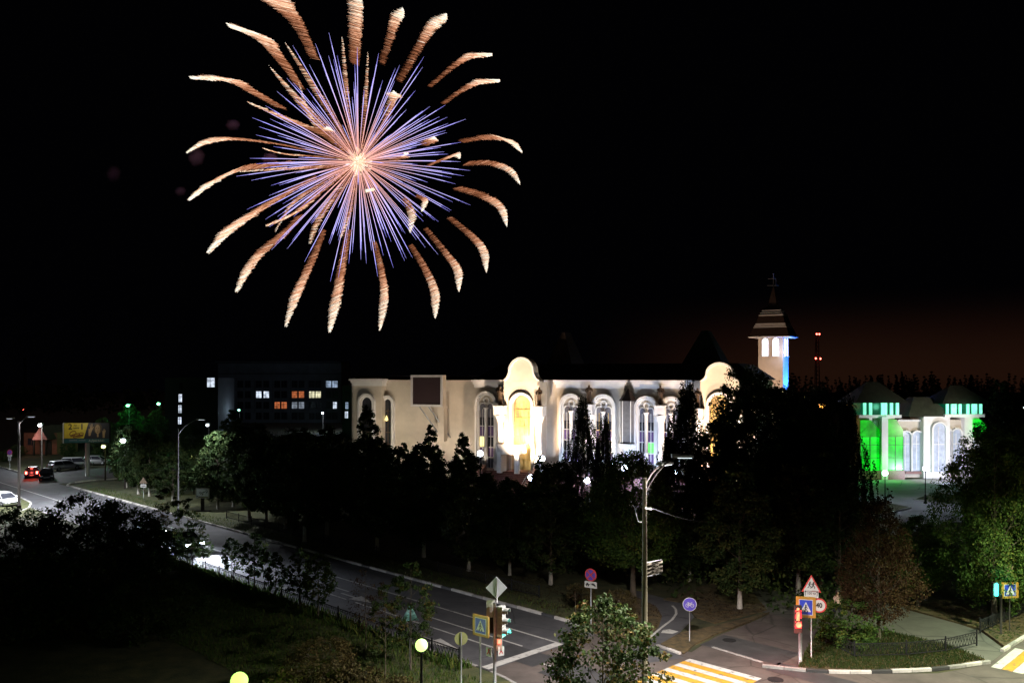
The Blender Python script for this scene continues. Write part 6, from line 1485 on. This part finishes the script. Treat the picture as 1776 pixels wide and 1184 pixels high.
# ------------------------------------------------------------------ pedestrian behind the bush
g = G(1452, 1078)
per = thing('person', 'person in a pale pink top walking on the path behind the bush', 'person', (g.x, g.y, .02), R(20))
J = [(0, 0, .98, (.15, .11)), (0, 0, 1.22, (.14, .10)), (0, 0, 1.42, (.17, .10)), (0, 0, 1.53, .055), (0, -.02, 1.63, .085), (0, -.02, 1.74, .08),
     (.09, 0, .92, .095), (.11, -.16, .52, .065), (.11, -.14, .10, .045), (.11, -.28, .05, .04), (-.09, 0, .92, .095), (-.11, .10, .50, .065), (-.11, .32, .16, .045), (-.11, .24, .07, .04),
     (.20, 0, 1.42, .055), (.25, .10, 1.16, .042), (.24, .02, .93, .035), (-.20, 0, 1.42, .055), (-.25, -.10, 1.16, .042), (-.23, -.26, .98, .035)]
E = [(0, 1), (1, 2), (2, 3), (3, 4), (4, 5), (0, 6), (6, 7), (7, 8), (8, 9), (0, 10), (10, 11), (11, 12), (12, 13), (2, 14), (14, 15), (15, 16), (2, 17), (17, 18), (18, 19)]
M['skin'] = mat('skin', (.42, .26, .18), .6, .08, 4); M['top_pink'] = mat('pale_pink_cloth', (.62, .40, .34), .85, .1, 4); M['trousers'] = mat('dark_trousers', (.03, .03, .04), .85, .1, 4); M['hair'] = mat('dark_hair', (.03, .02, .015), .6, .2, 8)
me = skin_figure(J, E, 'body', M['skin'], 1); link('body', me, per)
J2 = [(0, 0, .93, (.185, .14)), (0, 0, 1.2, (.165, .125)), (0, 0, 1.40, (.20, .125)), (.21, 0, 1.41, .075), (.26, .10, 1.15, .062), (-.21, 0, 1.41, .075), (-.26, -.10, 1.15, .062), (0, 0, 1.47, .09)]
me = skin_figure(J2, [(0, 1), (1, 2), (2, 3), (3, 4), (2, 5), (5, 6), (2, 7)], 'top', M['top_pink'], 1); link('top', me, per)
J3 = [(0, 0, .98, (.17, .13)), (.09, 0, .88, .11), (.11, -.16, .52, .085), (.11, -.14, .14, .065), (-.09, 0, .88, .11), (-.11, .10, .50, .085), (-.11, .30, .19, .065)]
me = skin_figure(J3, [(0, 1), (1, 2), (2, 3), (0, 4), (4, 5), (5, 6)], 'trousers', M['trousers'], 1); link('trousers', me, per)
b = MB(); b.lathe([(.01, 1.82), (.06, 1.815), (.093, 1.76), (.10, 1.69), (.085, 1.60), (.02, 1.58)], (0, .012, 0), 12); b.build('hair', M['hair'], per)
# ------------------------------------------------------------------ firework
FY = 430.0; fk = FY / K; FS = FY / 300; FC = P(622, 282, FY)
fw = thing('firework', 'firework burst of blue violet rays with golden comet plumes in the black sky', 'firework', FC)
def glowmat(name, stops, strength, rmax):
    m = bpy.data.materials.new(name); m.use_nodes = True; nt = m.node_tree; nt.nodes.clear()
    out = nt.nodes.new('ShaderNodeOutputMaterial'); em = nt.nodes.new('ShaderNodeEmission'); a = nt.nodes.new('ShaderNodeAttribute'); a.attribute_name = 'tint'
    cr = nt.nodes.new('ShaderNodeValToRGB'); els = cr.color_ramp.elements
    els[0].position = stops[0][0]; els[0].color = (*stops[0][1], 1); els[1].position = stops[-1][0]; els[1].color = (*stops[-1][1], 1)
    for p_, c_ in stops[1:-1]: e = els.new(p_); e.color = (*c_, 1)
    nt.links.new(a.outputs['Fac'], cr.inputs[0]); nt.links.new(cr.outputs[0], em.inputs[0]); em.inputs[1].default_value = strength; nt.links.new(em.outputs[0], out.inputs[0])
    m.cycles.emission_sampling = 'NONE'; return m
RAY = glowmat('blue_ray_fire', [(0, (1.0, .62, .50)), (.25, (.95, .42, .34)), (.45, (.80, .44, .50)), (.62, (.60, .46, .85)), (.85, (.50, .46, 1.0)), (1, (.30, .27, .95))], 1.25, 1)
GOLD = glowmat('golden_spark_fire', [(0, (.10, .03, .012)), (.35, (.36, .13, .06)), (.65, (.80, .40, .24)), (.85, (1.0, .70, .46)), (1, (1.0, .93, .78))], 1.2, 1)
def prisms(segs, name, m, parent):
    """thin three sided slivers: (p0, p1, r0, r1, tint0)"""
    A = np.array([s[0] for s in segs]); B = np.array([s[1] for s in segs]); r0 = np.array([s[2] for s in segs])[:, None]; r1 = np.array([s[3] for s in segs])[:, None]
    d = B - A; d /= np.linalg.norm(d, axis=1)[:, None] + 1e-9; u = np.cross(d, np.array([.12, 1, .07])); u /= np.linalg.norm(u, axis=1)[:, None] + 1e-9; w = np.cross(d, u)
    V = []
    for C, r in ((A, r0), (B, r1)):
        for k in range(3):
            a = 2 * PI * k / 3; V.append(C + (u * math.cos(a) + w * math.sin(a)) * r)
    V = np.stack(V, 1).reshape(-1, 3); n = len(segs); o = np.arange(n)[:, None] * 6
    F = np.concatenate([o + np.array([[k, (k + 1) % 3, 3 + (k + 1) % 3, 3 + k]]) for k in range(3)], 0)
    tint = np.tile(np.array([s[4] for s in segs]), 3)
    me = fast_mesh(name, V, F, m, tint); return link(name, me, parent)
rr_ = random.Random(3)
# blue violet rays in every direction of the ball
nray = 215; i = 0
for i in range(nray):
    zf = 1 - 2 * (i + .5) / nray; ph = i * 2.39996 + rr_.uniform(-.25, .25); q = math.sqrt(max(0, 1 - zf * zf))
    # ball axis points at the viewer so that rays spread evenly round the picture
    d = Vector((q * math.cos(ph), zf, q * math.sin(ph)))
    if abs(zf) > .93: continue
    L = rr_.choice((rr_.uniform(120, 185), rr_.uniform(165, 218))) * fk * (1.04 if d.z > .5 else .95 if d.x > 0 else 1)
    start = rr_.uniform(.04, .14); segs = []; ns = 9
    prev = d * L * start
    for j in range(1, ns + 1):
        f = start + (1 - start) * j / ns; p = d * L * f + Vector((0, 0, -1)) * (2.2 * f * f)
        r = FS * (.04 + .095 * f) * (1 - .4 * (f > .97)); segs.append((prev, p, r * .95, r if j < ns else r * .3, min(1, f * rr_.uniform(.90, 1.04)))); prev = p
    prisms(segs, 'blue_ray', RAY, fw)
def plume(pts, wmax, n, head=.72, bright=1.0, tilt=0.0, dy=0.0):
    """comet plume: hundreds of fine slanting sparks along a curved path given in photo pixels"""
    P2 = [np.array([(x - 622) * fk, 0.0, -(y - 282) * fk]) for x, y in pts]
    def at(f):
        f *= len(P2) - 1; i = min(len(P2) - 2, int(f)); g_ = f - i
        p0, p1, p2, p3 = P2[max(i - 1, 0)], P2[i], P2[i + 1], P2[min(i + 2, len(P2) - 1)]
        return .5 * ((2 * p1) + (-p0 + p2) * g_ + (2 * p0 - 5 * p1 + 4 * p2 - p3) * g_ ** 2 + (-p0 + 3 * p1 - 3 * p2 + p3) * g_ ** 3)
    r = random.Random(int(pts[0][0] * 7 + pts[-1][1])); segs = []
    for i in range(n):
        f = (i + r.random()) / n; f = min(.999, f); p = at(f); t = at(min(1, f + .01)) - at(max(0, f - .01)); t /= np.linalg.norm(t) + 1e-9
        # slivers slant across the path, blown by the wind
        al = (-.30 if p[2] > 0 else .28) + tilt + r.gauss(0, .05); hd = np.array([math.cos(al), r.uniform(-.1, .1), math.sin(al)])
        sn = max(.30, abs(hd[0] * t[2] - hd[2] * t[0]))
        prof = min(1, .55 + .6 * f) * (1 if f < head else max(.03, (1 - f) / (1 - head)) ** .8)
        w = wmax * fk * prof / sn; L = w * r.uniform(.72, 1.0); offs = r.gauss(0, w * .035)
        dep = r.uniform(-.5, .5) * wmax * fk; c = p + hd * offs + np.array([0, dy * f + dep, 0])
        heat = bright * (.03 + 1.0 * f ** 1.35) + r.gauss(0, .22) + (.15 if f > .5 and r.random() < .5 else 0)
        rad = FS * (.028 + .036 * r.random() + .026 * f)
        segs.append((c - hd * L / 2, c + hd * L / 2, rad * .2, rad, float(np.clip(heat, 0.02, 1))))
    prisms(segs, 'golden_plume', GOLD, fw)
OUT = [([(544, 100), (514, 40), (474, 2), (440, -12)], 24), ([(519, 150), (489, 107), (450, 65), (397, 45)], 18), ([(487, 187), (440, 160), (395, 137), (327, 133)], 12), ([(540, 262), (470, 247), (395, 238), (350, 244), (317, 261)], 7),
       ([(500, 283), (455, 289), (415, 294), (365, 319), (328, 348)], 10), ([(540, 310), (489, 339), (435, 371), (395, 399), (358, 438)], 13), ([(520, 375), (494, 404), (454, 439), (430, 473), (414, 508)], 13), ([(560, 400), (545, 440), (525, 482), (509, 518), (493, 566)], 14),
       ([(604, 400), (597, 440), (589, 490), (581, 535), (573, 577)], 16), ([(649, 420), (662, 470), (668, 515), (661, 574)], 14), ([(712, 425), (738, 468), (754, 508), (755, 552)], 15), ([(738, 396), (773, 439), (793, 468), (795, 504)], 14),
       ([(780, 378), (818, 409), (838, 434), (843, 470)], 14), ([(793, 326), (838, 339), (868, 358), (879, 389)], 13), ([(808, 284), (848, 284), (883, 297), (902, 322)], 10), ([(800, 245), (843, 240), (878, 245), (905, 268)], 9),
       ([(768, 180), (803, 154), (833, 140), (866, 136)], 9), ([(745, 150), (788, 112), (818, 94), (852, 90)], 10), ([(692, 140), (727, 78), (749, 42), (774, 22)], 17), ([(662, 110), (677, 65), (686, 35), (700, 20)], 17), ([(614, 110), (615, 50), (616, -40)], 24)]
for pts, w in OUT:
    L = sum(math.dist(a, b) for a, b in zip(pts, pts[1:])); plume(pts, w * 1.12, int(L * 3.2 + w * 3), .74, 1.0, rr_.uniform(-.1, .2), rr_.uniform(-6, 6))
INN = [([(612, 262), (606, 200), (605, 150), (603, 85)], 13, .5), ([(604, 258), (560, 220), (522, 180), (482, 134)], 15, .5), ([(600, 268), (564, 238), (510, 218), (445, 193)], 12, .5), ([(606, 255), (585, 215), (550, 160), (508, 94)], 15, .5), ([(628, 258), (632, 220), (640, 170), (646, 110)], 12, .45),
       ([(640, 262), (665, 225), (682, 190), (694, 178)], 16, .6), ([(600, 275), (560, 276), (500, 275), (470, 270)], 6, .5), ([(604, 292), (560, 294), (510, 300), (430, 309)], 7, .4), ([(602, 296), (560, 335), (520, 375), (475, 400)], 12, .5), ([(612, 300), (585, 340), (560, 385), (548, 430)], 17, .5),
       ([(618, 305), (613, 350), (607, 390), (600, 420)], 12, .5), ([(598, 292), (555, 325), (515, 360), (490, 410)], 9, .5), ([(600, 262), (575, 240), (545, 212), (530, 160)], 12, .5)]
for pts, w, hd in INN:
    L = sum(math.dist(a, b) for a, b in zip(pts, pts[1:])); plume(pts, w, int(L * 1.8), hd, .72, rr_.uniform(-.1, .3), -14)
# heads coming toward the viewer, nearly white
for pts, w in (([(700, 345), (712, 362), (722, 388), (723, 420)], 22), ([(722, 340), (738, 352), (744, 365), (742, 386)], 17), ([(745, 286), (775, 284), (796, 286), (803, 300)], 17), ([(735, 252), (748, 254), (758, 260), (762, 266)], 12), ([(680, 278), (698, 280), (712, 286), (714, 292)], 14), ([(640, 330), (650, 338), (656, 345), (652, 352)], 15), ([(672, 205), (684, 192), (692, 188), (697, 192)], 12), ([(560, 226), (572, 236), (584, 244), (590, 250)], 12)):
    plume(pts, w * .72, 150, .7, 1.15, .15, -30)
segs = []
for i in range(420):
    v = Vector((rr_.gauss(0, 1), rr_.gauss(0, 1), rr_.gauss(0, 1))).normalized(); a = abs(rr_.gauss(0, 1)) * 2.6; L = rr_.uniform(.8, 3.0)
    segs.append((v * a, v * (a + L), .12, .18, rr_.uniform(.6, 1.0)))
prisms(segs, 'burst_core', GOLD, fw)['kind'] = 'stuff'
lamp('burst_light', (0, 0, 0), 30000, (1, .7, .6), 3, fw)
# drifting smoke puffs lit by the burst
def smoke(px, py, rx, rz_, dens, label):
    c = P(px, py, FY - 12); m_ = MB(); n = 10
    m_.lathe([(math.sin(PI * (i + .001) / n), -math.cos(PI * i / n)) for i in range(n + 1)], n=14)
    o = m_.build('smoke_puff', SMK); o.location = c; o.scale = (rx * fk, rx * fk, rz_ * fk); tag(o, label, 'smoke', 'smoke puffs drifting left of the firework'); return o
SMK = bpy.data.materials.new('violet_smoke'); SMK.use_nodes = True; nt = SMK.node_tree; nt.nodes.clear()
out = nt.nodes.new('ShaderNodeOutputMaterial'); pvn = nt.nodes.new('ShaderNodeVolumePrincipled'); pvn.inputs['Color'].default_value = (.62, .42, .66, 1)
tcn = nt.nodes.new('ShaderNodeTexCoord'); ln = nt.nodes.new('ShaderNodeVectorMath'); ln.operation = 'LENGTH'; nt.links.new(tcn.outputs['Object'], ln.inputs[0])
nz = nt.nodes.new('ShaderNodeTexNoise'); nz.inputs['Scale'].default_value = 1.1; nz.inputs['Detail'].default_value = 3; nt.links.new(tcn.outputs['Object'], nz.inputs['Vector'])
m1 = nt.nodes.new('ShaderNodeMath'); m1.operation = 'MULTIPLY_ADD'; m1.inputs[1].default_value = -.9; m1.inputs[2].default_value = .22; nt.links.new(ln.outputs['Value'], m1.inputs[0])
m2 = nt.nodes.new('ShaderNodeMath'); m2.operation = 'ADD'; nt.links.new(m1.outputs[0], m2.inputs[0]); nt.links.new(nz.outputs[0], m2.inputs[1])
m3 = nt.nodes.new('ShaderNodeMath'); m3.operation = 'MULTIPLY'; m3.inputs[1].default_value = .28; m3.use_clamp = True; nt.links.new(m2.outputs[0], m3.inputs[0])
nt.links.new(m3.outputs[0], pvn.inputs['Density']); nt.links.new(pvn.outputs[0], out.inputs['Volume'])
smoke(404, 216, 17, 11, 1, 'faint violet smoke puff between two upper left plumes'); smoke(341, 271, 19, 18, 1, 'violet smoke puff just left of the middle plume tip'); smoke(197, 300, 17, 18, 1, 'faint smoke puff far left of the burst')
smoke(468, 274, 19, 12, 1, 'smoke puff near the left end of the blue rays'); smoke(313, 331, 13, 10, 1, 'dim smoke puff below the left plume tips')
